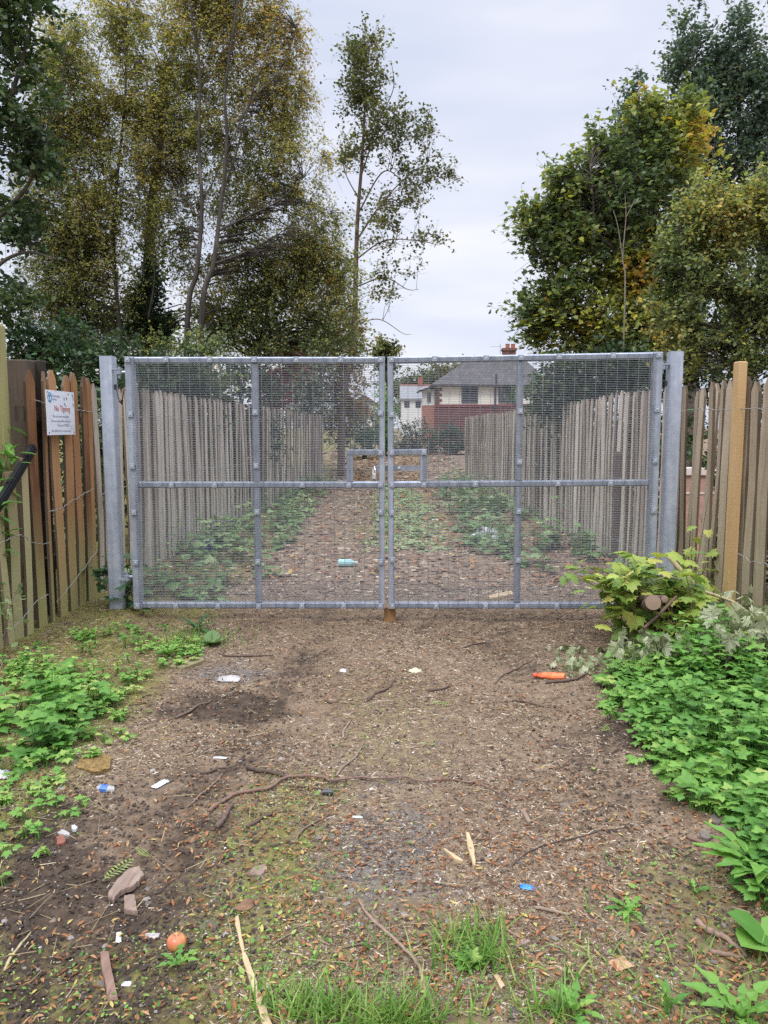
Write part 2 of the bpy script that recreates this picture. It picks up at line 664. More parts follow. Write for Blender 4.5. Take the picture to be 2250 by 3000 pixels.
M['lf_birch'] = leafmat('birch_leaves', [(0, (.11, .14, .045)), (.3, (.25, .27, .085)), (.55, (.37, .34, .11)), (.78, (.44, .31, .10)), (1, (.38, .21, .08))], .56)
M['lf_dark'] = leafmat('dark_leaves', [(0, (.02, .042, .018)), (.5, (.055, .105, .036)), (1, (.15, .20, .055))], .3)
M['lf_aspen'] = leafmat('aspen_leaves', [(0, (.05, .075, .028)), (.5, (.12, .14, .045)), (1, (.28, .25, .05))], .35)
M['lf_maple'] = leafmat('sycamore_leaves', [(0, (.055, .095, .045)), (.35, (.125, .185, .07)), (.62, (.25, .29, .075)), (.85, (.48, .48, .06)), (1, (.50, .31, .06))], .35)
M['lf_poplar'] = leafmat('poplar_leaves', [(0, (.04, .08, .062)), (.5, (.095, .155, .112)), (.85, (.18, .24, .11)), (1, (.32, .30, .08))], .28)
M['lf_yellow'] = leafmat('yellowing_leaves', [(0, (.08, .13, .05)), (.35, (.19, .25, .085)), (.62, (.36, .37, .125)), (.85, (.58, .47, .10)), (1, (.55, .30, .09))], .38)
M['lf_mixed'] = leafmat('autumn_mixed_leaves', [(0, (.045, .07, .02)), (.4, (.16, .18, .045)), (.65, (.30, .26, .06)), (.85, (.36, .18, .055)), (1, (.30, .08, .045))], .38)
M['lf_red'] = leafmat('red_leaves', [(0, (.09, .012, .018)), (.6, (.26, .03, .045)), (1, (.34, .08, .05))], .35)
M['lf_silver'] = leafmat('silver_leaves', [(0, (.13, .16, .11)), (.6, (.32, .36, .28)), (1, (.55, .57, .48))], .25)
M['lf_nettle'] = leafmat('weed_leaves', [(0, (.042, .115, .024)), (.4, (.10, .25, .044)), (.75, (.195, .37, .068)), (1, (.38, .45, .13))], .32, .5, .3)
M['lf_bramble'] = leafmat('bramble_leaves', [(0, (.02, .06, .022)), (.6, (.055, .13, .045)), (1, (.16, .22, .06))], .28, .42, .4)
M['lf_lane'] = leafmat('lane_weed_leaves', [(0, (.05, .11, .03)), (.6, (.15, .25, .08)), (1, (.33, .40, .18))], .28, .42, .4)
M['lf_fresh'] = leafmat('regrowth_leaves', [(0, (.06, .13, .035)), (.4, (.19, .30, .06)), (.75, (.40, .47, .10)), (1, (.55, .50, .13))], .35)
M['lf_wilt'] = leafmat('wilted_leaves', [(0, (.15, .18, .08)), (.5, (.32, .35, .20)), (1, (.50, .52, .36))], .25, .7, .2)
M['lf_dry'] = leafmat('dry_leaves', [(0, (.10, .045, .025)), (.35, (.23, .10, .045)), (.65, (.36, .17, .075)), (.85, (.40, .25, .13)), (1, (.46, .38, .12))], .15, .7, .2)
M['lf_grass'] = leafmat('grass_blades', [(0, (.05, .12, .02)), (.5, (.13, .27, .04)), (1, (.32, .38, .10))], .3)
M['chips'] = tintmat('wood_chips', [(0, (.04, .026, .017)), (.3, (.11, .075, .05)), (.6, (.25, .18, .12)), (.85, (.44, .35, .245)), (1, (.64, .55, .42))], .85, .25, 90)
M['grit'] = tintmat('grit_stones', [(0, (.06, .05, .042)), (.5, (.16, .135, .115)), (.9, (.28, .25, .23)), (1, (.55, .52, .48))], .8)
M['straw'] = tintmat('dead_stalks', [(0, (.14, .10, .06)), (.6, (.30, .24, .14)), (1, (.45, .38, .22))], .8)


# ------------------------------------------------------------------ ground
def axis_pts(dense_lo, dense_hi, step, far, grow):
    p = list(np.arange(dense_lo, dense_hi, step))
    s = step
    x = dense_hi
    while x < far:
        p.append(x)
        s *= grow
        x += s
    p.append(far)
    return p


ys = np.array([-60, -20, -6, -2, 0, .6, 1.0] + axis_pts(1.2, 7.0, .035, 500, 1.045))
xp = axis_pts(0, 3.2, .038, 500, 1.09)
xs = np.array([-q for q in xp[:0:-1]] + xp)
XX, YY = np.meshgrid(xs, ys)
ZZ = gh(XX, YY)
gv = np.stack([XX, YY, ZZ], -1).reshape(-1, 3)
nx, ny = len(xs), len(ys)
ii = (np.arange(ny - 1)[:, None] * nx + np.arange(nx - 1)[None, :]).ravel()
gf = np.stack([ii, ii + 1, ii + nx + 1, ii + nx], -1)
m, t, b = mat('trodden_earth')
co = t.nodes.new('ShaderNodeTexCoord').outputs['Object']
nA = noise(t, 1.3, 4, .6, co)
nB = noise(t, 16, 6, .7, co)
nC = noise(t, 70, 4, .7, co)
nD = noise(t, 5, 5, .65, co)
base = ramp(t, [(.25, (.04, .027, .017)), (.41, (.125, .087, .056)), (.56, (.24, .172, .113)), (.74, (.41, .32, .225))],
            math_(t, 'ADD', math_(t, 'MULTIPLY', nB.outputs['Fac'], .5), math_(t, 'ADD', math_(t, 'MULTIPLY', nC.outputs['Fac'], .3), math_(t, 'MULTIPLY', nA.outputs['Fac'], .2))))
soil = ramp(t, [(.3, (.026, .018, .012)), (.7, (.11, .078, .054))], nB.outputs['Fac'])
grey = ramp(t, [(.3, (.075, .066, .06)), (.55, (.16, .145, .135)), (.75, (.28, .26, .245))], nC.outputs['Fac'])
moss = ramp(t, [(.25, (.075, .075, .018)), (.5, (.16, .15, .035)), (.75, (.26, .235, .06))], math_(t, 'ADD', math_(t, 'MULTIPLY', nB.outputs['Fac'], .6), math_(t, 'MULTIPLY', nC.outputs['Fac'], .4)))


def brk(a, n, k=3.2, o=-1.6):
    return math_(t, 'ADD', math_(t, 'MULTIPLY', a, 1.9), math_(t, 'ADD', math_(t, 'MULTIPLY', n, k), o - .45), True)


c1 = mixc(t, brk(attr(t, 'grey'), nD.outputs['Fac']), base.outputs['Color'], grey.outputs['Color'])
nE = noise(t, 11, 6, .75, co)
c2 = mixc(t, brk(attr(t, 'dark'), math_(t, 'ADD', math_(t, 'MULTIPLY', nD.outputs['Fac'], .5), math_(t, 'MULTIPLY', nE.outputs['Fac'], .5)), 5.0, -2.5), c1, soil.outputs['Color'])
c3 = mixc(t, math_(t, 'MULTIPLY', brk(attr(t, 'moss'), nB.outputs['Fac']), .8), c2, moss.outputs['Color'])
t.links.new(c3, b.inputs['Base Color'])
b.inputs['Roughness'].default_value = .92
b.inputs['Specular IOR Level'].default_value = .2
bump(t, b, math_(t, 'ADD', nB.outputs['Fac'], math_(t, 'MULTIPLY', nC.outputs['Fac'], .5)), .9, .02)
gm = MB().add(gv, gf)
ground = gm.build('ground', m, smooth=True)
ground['kind'] = 'structure'
for nm, fn in (('moss', moss_mask), ('dark', dark_mask), ('grey', grey_mask)):
    a = ground.data.attributes.new(nm, 'FLOAT', 'POINT')
    a.data.foreach_set('value', fn(gv[:, 0], gv[:, 1]).astype(np.float32))

# ------------------------------------------------------------------ leaf templates (base at origin, tip +Y, normal +Z)
T_DIAMOND = ([(0, 0, 0), (.32, .45, .06), (0, 1, 0), (-.32, .45, .06)], [(0, 1, 2, 3)])
T_OVATE = ([(0, 0, 0), (.26, .22, .05), (.34, .5, .05), (.2, .8, .02), (0, 1.05, -.06), (-.2, .8, .02), (-.34, .5, .05), (-.26, .22, .05), (0, .5, 0)],
           [(0, 1, 2, 8), (8, 2, 3, 4), (8, 4, 5, 6), (0, 8, 6, 7)])


def fan(outline, zc=0.0, cup=0.0, centre=(0, .35)):
    v = [(centre[0], centre[1], zc)] + [(x, y, -cup * ((x - centre[0]) ** 2 + (y - centre[1]) ** 2)) for x, y in outline]
    n = len(outline)
    return v, [(0, 1 + i, 1 + (i + 1) % n) for i in range(n)]


T_TOOTH = fan([(0, 0), (.2, .08), (.28, .2), (.38, .26), (.34, .38), (.42, .5), (.3, .58), (.3, .72), (.18, .76), (.13, .9), (0, 1.05),
               (-.13, .9), (-.18, .76), (-.3, .72), (-.3, .58), (-.42, .5), (-.34, .38), (-.38, .26), (-.28, .2), (-.2, .08)], .03, .25, (0, .45))
half = [(.1, .02), (.38, -.08), (.34, .1), (.56, .2), (.40, .28), (.52, .52), (.33, .48), (.24, .58), (.28, .8), (.14, .78)]
T_MAPLE = fan([(0, 0)] + half + [(0, 1.02)] + [(-x, y) for x, y in half[::-1]], .03, .22, (0, .33))
half5 = [(.06, .0), (.40, .02), (.36, .28), (.30, .45), (.16, .62)]
T_LOBE = fan([(0, 0), (.3, -.05), (.45, .15), (.32, .3), (.42, .55), (.2, .55), (.14, .85), (0, 1), (-.14, .85), (-.2, .55), (-.42, .55), (-.32, .3), (-.45, .15), (-.3, -.05)], .02, .25, (0, .35))


def combine(parts):
    v, f = [], []
    for (tv, tf), (ang, s, oy) in parts:
        o = len(v)
        c, sn = math.cos(ang), math.sin(ang)
        for x, y, z in tv:
            x, y, z = x * s, y * s, z * s
            v.append((x * c - y * sn, x * sn + y * c + oy, z - .25 * abs(x * c - y * sn) ** 2))
        f += [tuple(i + o for i in q) for q in tf]
    return v, f


T_TRI = combine([(T_TOOTH, (0, .62, .42)), (T_TOOTH, (1.15, .55, .36)), (T_TOOTH, (-1.15, .55, .36))])
T_TRIL = combine([(T_LOBE, (0, .62, .40)), (T_LOBE, (1.1, .58, .36)), (T_LOBE, (-1.1, .58, .36))])
T_CHIP = ([(-.5, -.5, 0), (-.5, .5, 0), (-.42, 0, 1), (.5, -.3, 0), (.5, .4, 0), (.44, 0, .8)], [(0, 3, 5, 2), (1, 2, 5, 4), (0, 1, 4, 3), (0, 2, 1), (3, 4, 5)])
T_STONE = ([(1, 0, 0), (.25, .9, .1), (-.95, .3, 0), (-.5, -.85, -.1), (.6, -.75, .1), (.05, 0, .75), (0, 0, -.6)],
           [(0, 1, 5), (1, 2, 5), (2, 3, 5), (3, 4, 5), (4, 0, 5), (1, 0, 6), (2, 1, 6), (3, 2, 6), (4, 3, 6), (0, 4, 6)])


def dandelion_leaf():
    """long toothed blade arching over: strip with lobes"""
    ys_ = np.linspace(0, 1, 11)
    v, f = [], []
    for i, y in enumerate(ys_):
        wd = (.025 + .10 * math.sin(math.pi * min(1, y * .8 + .05)) ** 1.0) * (1.15 if i % 2 else .35) if y < .8 else (.11 * (1.05 - y) / .3 + .006)
        z = .55 * y - .62 * y * y
        v += [(-wd, y - .04 * (i % 2), z + .03), (0, y, z), (wd, y - .04 * (i % 2), z + .03)]
    for i in range(10):
        a = i * 3
        f += [(a, a + 1, a + 4, a + 3), (a + 1, a + 2, a + 5, a + 4)]
    return v, f


T_DAND = dandelion_leaf()


def blade():
    v, f = [], []
    for i, y in enumerate((0, .35, .7, 1.0)):
        wd = .034 * (1 - y) + .004
        z = y
        yy = .45 * y * y
        v += [(-wd, yy, z), (wd, yy, z)]
    for i in range(3):
        a = i * 2
        f.append((a, a + 1, a + 3, a + 2))
    return v, f


T_BLADE = blade()


def fern():
    v, f = [], []
    for i in range(9):
        y = .12 + i * .1
        ln = .24 * math.sin(math.pi * (i + 1.6) / 11)
        for sgn in (-1, 1):
            o = len(v)
            v += [(0, y, 0), (sgn * ln * .5, y + .055, .01), (sgn * ln, y + .06, -.01), (sgn * ln * .5, y - .0, .01)]
            f.append((o, o + 1, o + 2, o + 3))
    o = len(v)
    v += [(-.008, 0, 0), (.008, 0, 0), (.004, 1.05, 0), (-.004, 1.05, 0)]
    f.append((o, o + 1, o + 2, o + 3))
    return v, f


T_FERN = fern()


# ------------------------------------------------------------------ trees
def limb_nodes(limbs):
    out = []
    for pts, r0, r1 in limbs:
        s = smoothline(pts, 8)
        rr = np.linspace(r0, r1, len(s))
        out.append((s, rr))
    return out


def tree(name, label, base, limbs, clumps, n_leaf, tmpl, size, leaf_m, bark_m, n_tips=160, tintf=None, droop=0.2,
         leaves_per_twig=9, twig_len=.5, group=None, cat='tree', flat=.9, rtip=.004, attach_all=True, seed=1, twig_k=3, gaps=0.0):
    """limbs: (points, r0, r1) in world; clumps: (centre, radii, weight)"""
    g = np.random.default_rng(seed)
    base = np.array(base, float)
    rt = thing(name, label, cat, base, group)
    bark = MB()
    nodes = limb_nodes(limbs)
    for s, rr in nodes:
        bark.tube(s, rr, 8 if rr[0] > .03 else 5, attr=g.uniform(.2, .6))
    allp = np.concatenate([s for s, _ in nodes])
    allr = np.concatenate([r for _, r in nodes])
    # tips spread through the clumps
    wts = np.array([c[2] for c in clumps], float)
    wts /= wts.sum()
    which = g.choice(len(clumps), n_tips, p=wts)
    d = g.normal(size=(n_tips, 3))
    d /= np.linalg.norm(d, axis=1, keepdims=True)
    rad = g.uniform(.12, 1, n_tips) ** .45
    cen = np.array([c[0] for c in clumps])[which]
    rdi = np.array([c[1] for c in clumps])[which]
    tips = cen + d * rdi * rad[:, None]
    tips[:, 2] = np.maximum(tips[:, 2], float(base[2]) + .25)
    if gaps:
        keep = vn(tips[:, 0] * 1.4 + 31, tips[:, 2] * 1.4 + tips[:, 1], 77) > gaps
        tips = tips[keep]
    n_tips = len(tips)
    # attach each tip to a limb point that is lower and near
    dist = np.linalg.norm(tips[:, None, :] - allp[None], axis=2)
    pen = np.maximum(0, allp[None, :, 2] - tips[:, None, 2] + .15) * 1.6
    j = np.argmin(dist + pen, 1)
    st = allp[j]
    ln = np.linalg.norm(tips - st, axis=1)
    mid = (st + tips) / 2 + np.stack([g.normal(0, .06, n_tips), g.normal(0, .06, n_tips), .10 * np.ones(n_tips)], 1) * ln[:, None]
    rb = np.clip(ln * .009 + .004, .005, np.maximum(allr[j] * .7, .006))
    q1 = st * .56 + mid * .44 + g.normal(0, .02, (n_tips, 3)) * ln[:, None]
    q2 = mid * .5 + tips * .5 + g.normal(0, .02, (n_tips, 3)) * ln[:, None]
    q1 = (st + mid) / 2 + g.normal(0, .02, (n_tips, 3)) * ln[:, None]
    tt = g.uniform(0, .7, n_tips)
    bark.segs(st, q1, rb, rb * .82, 5, tt)
    bark.segs(q1, mid, rb * .82, rb * .65, 5, tt)
    bark.segs(mid, q2, rb * .65, rb * .45, 4, tt)
    bark.segs(q2, tips, rb * .45, rtip, 4, tt)
    # twigs from the outer half of each branch
    per = max(1, int(round(n_leaf / max(1, n_tips) / leaves_per_twig)))
    k = np.repeat(np.arange(n_tips), per)
    u = g.uniform(0, 1, len(k)) ** .42
    a0 = np.where(u[:, None] < .35, mid[k] * (1 - u[:, None] / .35) + q2[k] * (u[:, None] / .35), q2[k] * (1 - (u[:, None] - .35) / .65) + tips[k] * ((u[:, None] - .35) / .65))
    out = tips[k] - st[k]
    out /= np.linalg.norm(out, axis=1, keepdims=True) + 1e-6
    dr = out * .45 + g.normal(0, .62, (len(k), 3))
    dr[:, 2] -= droop * 1.4
    dr /= np.linalg.norm(dr, axis=1, keepdims=True) + 1e-6
    tl = g.uniform(.4, 1.2, len(k)) * twig_len
    sag = np.zeros((len(k), 3))
    sag[:, 2] = -droop * tl * .9
    a1 = a0 + dr * tl[:, None] * .55 + sag * .25
    a2 = a1 + dr * tl[:, None] * .45 + sag * .75
    if twig_k:
        bark.segs(a0, a1, rtip * .8, rtip * .6, twig_k, .4)
        bark.segs(a1, a2, rtip * .6, rtip * .35, twig_k, .4)
    bark.build('trunk', bark_m, rt, smooth=True)
    kk = np.repeat(np.arange(len(k)), leaves_per_twig)
    v = g.uniform(.05, 1.05, len(kk))[:, None]
    lp = np.where(v < .55, a0[kk] + (a1[kk] - a0[kk]) * v / .55, a1[kk] + (a2[kk] - a1[kk]) * (v - .55) / .45)
    lp = lp + g.normal(0, size * .45, lp.shape)
    R = rotm(g.uniform(0, 6.283, len(kk)), g.normal(.35, flat, len(kk)), g.uniform(0, 6.283, len(kk)))
    tint = g.normal(0, .16, len(kk)) + g.normal(0, .12, n_tips)[k][kk]
    tint = tint + (tintf(lp) if tintf else .45)
    cm = MB()
    cm.scatter(tmpl[0], tmpl[1], lp, R, g.uniform(.65, 1.2, len(kk)) * size, np.clip(tint, 0, 1))
    cm.build('crown', leaf_m, rt)
    return rt


def lim(Y, pts, r0, r1, dy=0.0):
    """limb traced in the photograph's displayed pixels, laid out at distance Y; dy lets it lean in depth"""
    n = len(pts)
    return ([PD(x, y, Y + dy * i / max(1, n - 1)) for i, (x, y) in enumerate(pts)], r0, r1)


def clm(Y, x, y, rx, ry, wgt=None, dep=None):
    s = 1.3562 / F * Y
    return (PD(x, y, Y), np.array([rx * s, (dep if dep else (rx + ry) * .5 * s), ry * s]), wgt if wgt else rx * ry / 1000.0)


def rooted(Y, x):
    p = PD(x, 900, Y)
    return np.array([p[0], Y, float(gh(p[0], Y))])


def withroot(Y, x, limbs):
    """run the first limb down to the soil"""
    b = rooted(Y, x)
    pts, r0, r1 = limbs[0]
    b2 = np.array([b[0], pts[0][1], float(gh(b[0], pts[0][1]))])
    limbs[0] = ([b2 + np.array([0, 0, -.1])] + list(pts), r0 * 1.2, r1)
    return b2, limbs


def birch_tint(lp):
    z = lp[:, 2]
    warm = .38 + .04 * (z - 5.0) + .03 * (lp[:, 0] + 3.5)
    return np.clip(warm, .25, .74) + (vn(lp[:, 0] * .9, z * .9, 3) - .5) * .38


Yb = 16.0
b, l = withroot(Yb, 270, [
    lim(Yb, [(262, 760), (246, 560), (250, 420), (270, 220), (272, 60), (280, -60)], 0.0464, 0.0096),
    lim(Yb, [(248, 570), (205, 500), (172, 410), (146, 330), (132, 240), (140, 120)], 0.0280, 0.0058, -.7),
    lim(Yb, [(244, 540), (170, 480), (130, 420), (90, 350)], 0.0184, 0.0048, .8),
    lim(Yb, [(250, 430), (215, 330), (205, 200), (225, 60)], 0.0184, 0.0048, .6),
    lim(Yb, [(320, 690), (334, 590), (310, 500), (300, 380), (330, 250)], 0.0232, 0.0058, -.5)])
tree('birch_tree', 'left of the multi-stemmed birches, forked pale trunk and yellow-green crown', b, l,
     [clm(Yb, 110, 330, 65, 110), clm(Yb, 150, 180, 70, 120), clm(Yb, 195, 420, 85, 100), clm(Yb, 250, 150, 75, 120),
      clm(Yb, 255, 20, 75, 80), clm(Yb, 290, 280, 70, 100), clm(Yb, 110, 480, 60, 80), clm(Yb, 220, 560, 85, 80, 4), clm(Yb, 190, 660, 80, 60, 5), clm(Yb, 110, 620, 60, 70, 4), clm(Yb, 60, 400, 40, 90, 2), clm(Yb, 310, 420, 50, 80, 3), clm(Yb, 140, 720, 70, 50, 3)],
     44200, T_DIAMOND, .06, M['lf_birch'], M['birchbark'], 380, birch_tint, .35, 10, .55, 'birches behind the left fence', seed=5, gaps=.12)
b, l = withroot(Yb - .8, 395, [
    lim(Yb - .8, [(405, 690), (425, 585), (436, 450), (430, 320), (431, 150), (415, 40), (410, -70)], 0.0512, 0.0096),
    lim(Yb - .8, [(432, 440), (470, 370), (500, 250), (505, 120)], 0.0160, 0.0048, .5),
    lim(Yb - .8, [(434, 480), (390, 400), (370, 280), (350, 150)], 0.0160, 0.0048, .7)])
tree('birch_tree', 'middle birch with a straight dark trunk pale at its foot and rusty brown top', b, l,
     [clm(Yb, 420, 110, 70, 120), clm(Yb, 420, -10, 75, 80), clm(Yb, 395, 220, 65, 100), clm(Yb, 440, 330, 80, 95), clm(Yb, 370, 460, 70, 85), clm(Yb, 345, 300, 60, 100),
      clm(Yb, 400, 590, 60, 60, 2), clm(Yb, 340, 150, 55, 90, 3)],
     35100, T_DIAMOND, .06, M['lf_birch'], M['birchbark'], 360, birch_tint, .35, 10, .55, 'birches behind the left fence', seed=6, gaps=.12)
b, l = withroot(Yb - 1.2, 430, [
    lim(Yb - 1.2, [(436, 680), (460, 575), (474, 470), (490, 310), (486, 200), (505, 60), (520, -60)], 0.0512, 0.0096),
    lim(Yb - 1.2, [(470, 500), (540, 465), (600, 435), (655, 385)], 0.0280, 0.0058, .6),
    lim(Yb - 1.2, [(476, 430), (510, 330), (545, 200), (580, 110), (605, 20)], 0.0232, 0.0058, -.5),
    lim(Yb - 1.2, [(488, 330), (545, 215), (610, 150), (640, 60)], 0.0160, 0.0048, .8),
    lim(Yb - 1.2, [(462, 570), (530, 545), (610, 500), (690, 440)], 0.0208, 0.0048, -.6)])
tree('birch_tree', 'right-hand birch leaning out with a lichened trunk and long side branches', b, l,
     [clm(Yb, 520, 100, 65, 110), clm(Yb, 600, 100, 50, 95), clm(Yb, 525, -10, 70, 70), clm(Yb, 560, 240, 85, 105), clm(Yb, 628, 220, 40, 85), clm(Yb, 620, 350, 80, 90),
      clm(Yb, 520, 420, 85, 90), clm(Yb, 662, 450, 55, 85), clm(Yb, 640, 555, 80, 65), clm(Yb, 520, 560, 75, 70), clm(Yb, 470, 660, 70, 50, 2), clm(Yb, 615, 30, 30, 60, 2), clm(Yb, 690, 350, 40, 60, 2), clm(Yb, 712, 440, 45, 70, 2.6), clm(Yb, 735, 520, 38, 50, 1.6)],
     46800, T_DIAMOND, .06, M['lf_birch'], M['birchbark'], 480, birch_tint, .35, 10, .55, 'birches behind the left fence', seed=7, gaps=.12)

b, l = withroot(Yb + .6, 160, [
    lim(Yb + .6, [(170, 760), (158, 620), (152, 480), (140, 340), (118, 200), (110, 60)], 0.0480, 0.0096),
    lim(Yb + .6, [(158, 600), (110, 520), (75, 440)], 0.0240, 0.0064, .6), lim(Yb + .6, [(155, 560), (200, 470), (225, 380)], 0.0240, 0.0064, -.6), lim(Yb + .6, [(165, 700), (110, 640), (70, 600)], 0.0200, 0.0048, .4)])
tree('birch_tree', 'leftmost thin birch filling the gap beside the dark broadleaf tree', b, l,
     [clm(Yb, 120, 240, 60, 110), clm(Yb, 110, 400, 70, 110), clm(Yb, 130, 540, 80, 80), clm(Yb, 200, 470, 70, 90), clm(Yb, 110, 650, 80, 70), clm(Yb, 200, 620, 60, 70), clm(Yb, 150, 100, 60, 80), clm(Yb, 210, 280, 50, 90), clm(Yb, 180, 720, 80, 45)],
     35100, T_DIAMOND, .06, M['lf_birch'], M['birchbark'], 420, birch_tint, .35, 10, .6, 'birches behind the left fence', seed=4, gaps=.12)
b, l = withroot(Yb + .9, 560, [
    lim(Yb + .9, [(560, 780), (575, 680), (585, 600), (600, 500)], 0.0400, 0.0080), lim(Yb + .9, [(570, 720), (630, 640), (690, 560)], 0.0240, 0.0064, -.5), lim(Yb + .9, [(565, 740), (520, 650), (510, 580)], 0.0200, 0.0064, .5), lim(Yb + .9, [(572, 700), (660, 690), (720, 660)], 0.0200, 0.0048, .3)])
tree('birch_tree', 'low spreading birch at the right foot of the clump, before the aspen', b, l,
     [clm(Yb, 600, 560, 70, 60), clm(Yb, 680, 560, 60, 60), clm(Yb, 570, 650, 80, 60), clm(Yb, 680, 650, 70, 60), clm(Yb, 740, 600, 40, 60, 2), clm(Yb, 500, 640, 60, 60), clm(Yb, 640, 730, 100, 45), clm(Yb, 480, 730, 80, 40), clm(Yb, 750, 700, 50, 50)],
     15600, T_DIAMOND, .07, M['lf_yellow'], M['birchbark'], 420, lambda lp: birch_tint(lp) + .06, .35, 10, .6, 'birches behind the left fence', seed=3, gaps=.1)

# ivy clad trunk between the birches
Yi = 17.5
b, l = withroot(Yi, 312, [
    lim(Yi, [(312, 760), (318, 620), (328, 450), (345, 330), (350, 260), (345, 150)], .15, .03)])
tree('ivy_clad_tree', 'trunk hidden under dark green ivy between the birches', b, l,
     [clm(Yi, 318, 480, 14, 80, 2), clm(Yi, 320, 600, 26, 80, 4), clm(Yi, 300, 690, 55, 60, 6), clm(Yi, 340, 700, 45, 50, 4), clm(Yi, 245, 700, 40, 40, 3), clm(Yi, 480, 690, 50, 40, 3)],
     9000, T_OVATE, .09, M['lf_dark'], M['bark'], 120, lambda lp: .28 + 0 * lp[:, 0], .15, 9, .35, seed=8)

# dark broadleaf at the far left
Yl = 11.0
b, l = withroot(Yl, -60, [
    lim(Yl, [(-60, 620), (-50, 350), (-30, 100), (-20, -100)], .16, .04),
    lim(Yl, [(-55, 560), (0, 470), (60, 400), (100, 300)], .05, .012),
    lim(Yl, [(-50, 400), (10, 250), (50, 120), (70, 40)], .05, .012),
    lim(Yl, [(-58, 640), (0, 570), (60, 545), (120, 560)], .04, .01)])
tree('broadleaf_tree', 'dark green broadleaf tree reaching into the top left corner', b, l,
     [clm(Yl, 20, 60, 60, 110), clm(Yl, -10, 220, 90, 120), clm(Yl, 60, 330, 55, 60), clm(Yl, 20, 470, 60, 50), clm(Yl, 85, 40, 40, 50, 1.2), clm(Yl, 20, -60, 80, 60),
      clm(Yl, 10, 640, 60, 60), clm(Yl, 80, 490, 50, 40, 1.2), clm(Yl, 90, 200, 35, 60, 1.2)],
     9500, T_OVATE, .085, M['lf_dark'], M['bark'], 150, lambda lp: .56 + .6 * (vn(lp[:, 0] * .8, lp[:, 2] * .8, 9) - .4), .2, 9, .45, seed=9)

# undergrowth behind the left fence
Yu = 11.5
for i, (x, y, rx, ry, Y, lab, mt, sz, n) in enumerate([
        (110, 745, 95, 55, 11.5, 'bright green elder bush above the old dark gate post', 'lf_bramble', .075, 4200),
        (250, 775, 100, 55, 12.5, 'dark bush above the pointed pales beside the left steel post', 'lf_dark', .07, 4000),
        (410, 760, 90, 45, 13.0, 'yellow-flecked hazel bush just above the left gate leaf', 'lf_yellow', .06, 4500)]):
    b = rooted(Y, x)
    tree('shrub', lab, b, [([b + [0, 0, -.05], b + [.05, 0, .7], PD(x, y + 20, Y)], .035, .012), ([b + [.02, 0, .3], b + [-.3, .1, 1.0], PD(x - rx * .5, y, Y)], .025, .008), ([b + [.02, 0, .4], b + [.3, .1, 1.0], PD(x + rx * .5, y, Y)], .025, .008)],
         [clm(Y, x, y, rx, ry), clm(Y, x, y + 70, rx, 50), clm(Y, x - rx * .4, y + 20, rx * .6, ry)], n, T_OVATE, sz, M[mt], M['bark'], 110,
         (lambda lp: .32 + .5 * (vn(lp[:, 0] * 1.3, lp[:, 2] * 1.3, 9) - .5)) if mt != 'lf_yellow' else (lambda lp: .38 + .5 * (vn(lp[:, 0] * 1.3, lp[:, 2] * 1.3, 9) - .5)), .1, 9, .4, 'bushes behind the left fence', 'shrub', seed=20 + i)
# dark evergreen mass seen through the left leaf
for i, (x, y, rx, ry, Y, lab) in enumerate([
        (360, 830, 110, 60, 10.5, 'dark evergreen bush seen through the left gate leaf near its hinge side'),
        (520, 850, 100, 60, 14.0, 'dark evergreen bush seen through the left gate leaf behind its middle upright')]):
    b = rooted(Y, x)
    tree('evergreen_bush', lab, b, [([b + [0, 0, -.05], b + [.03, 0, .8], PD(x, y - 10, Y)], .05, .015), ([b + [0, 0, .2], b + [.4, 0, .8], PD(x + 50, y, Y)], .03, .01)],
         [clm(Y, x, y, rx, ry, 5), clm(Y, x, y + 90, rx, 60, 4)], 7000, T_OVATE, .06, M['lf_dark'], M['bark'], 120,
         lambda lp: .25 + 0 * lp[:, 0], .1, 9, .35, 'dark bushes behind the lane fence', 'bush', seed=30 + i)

# slim aspen
Ya = 22.0
b, l = withroot(Ya, 735, [
    lim(Ya, [(742, 860), (764, 740), (768, 620), (772, 480), (783, 330), (788, 200), (782, 90)], 0.0938, 0.0104),
    lim(Ya, [(770, 520), (820, 445), (870, 390), (925, 350)], 0.0312, 0.0078, -.3),
    lim(Ya, [(774, 460), (830, 370), (890, 400), (985, 372)], 0.0250, 0.0052, .4),
    lim(Ya, [(770, 560), (830, 520), (900, 520), (950, 530)], 0.0250, 0.0052, -.5),
    lim(Ya, [(769, 620), (830, 600), (880, 625), (905, 625)], 0.0225, 0.0052, .4),
    lim(Ya, [(782, 330), (850, 270), (900, 240)], 0.0225, 0.0065, .3),
    lim(Ya, [(775, 430), (745, 370), (735, 300)], 0.0200, 0.0065, .3),
    lim(Ya, [(780, 380), (820, 260), (850, 190), (845, 130)], 0.0225, 0.0065, -.3),
    lim(Ya, [(768, 700), (820, 690), (870, 720), (890, 722)], 0.0175, 0.0039, .2)])
tree('aspen_tree', 'slim aspen standing alone against the sky with a sparse crown', b, l,
     [clm(Ya, 790, 150, 45, 65, 5), clm(Ya, 800, 240, 60, 70, 5), clm(Ya, 885, 280, 50, 55, 2.6), clm(Ya, 910, 360, 55, 40, 2.0), clm(Ya, 820, 330, 70, 50, 2.6),
      clm(Ya, 870, 430, 60, 50, 2), clm(Ya, 900, 525, 50, 35, 1.5), clm(Ya, 810, 480, 60, 60, 2), clm(Ya, 850, 610, 50, 45, 1.4), clm(Ya, 745, 330, 25, 60, 1.2), clm(Ya, 780, 100, 30, 30, 1.5), clm(Ya, 965, 375, 20, 12, .4)],
     8600, T_OVATE, .092, M['lf_aspen'], M['twig'], 190, lambda lp: .3 + .5 * (vn(lp[:, 0] * 1.2, lp[:, 2] * 1.2, 12) - .3), .05, 6, .58, seed=12, rtip=.0045)

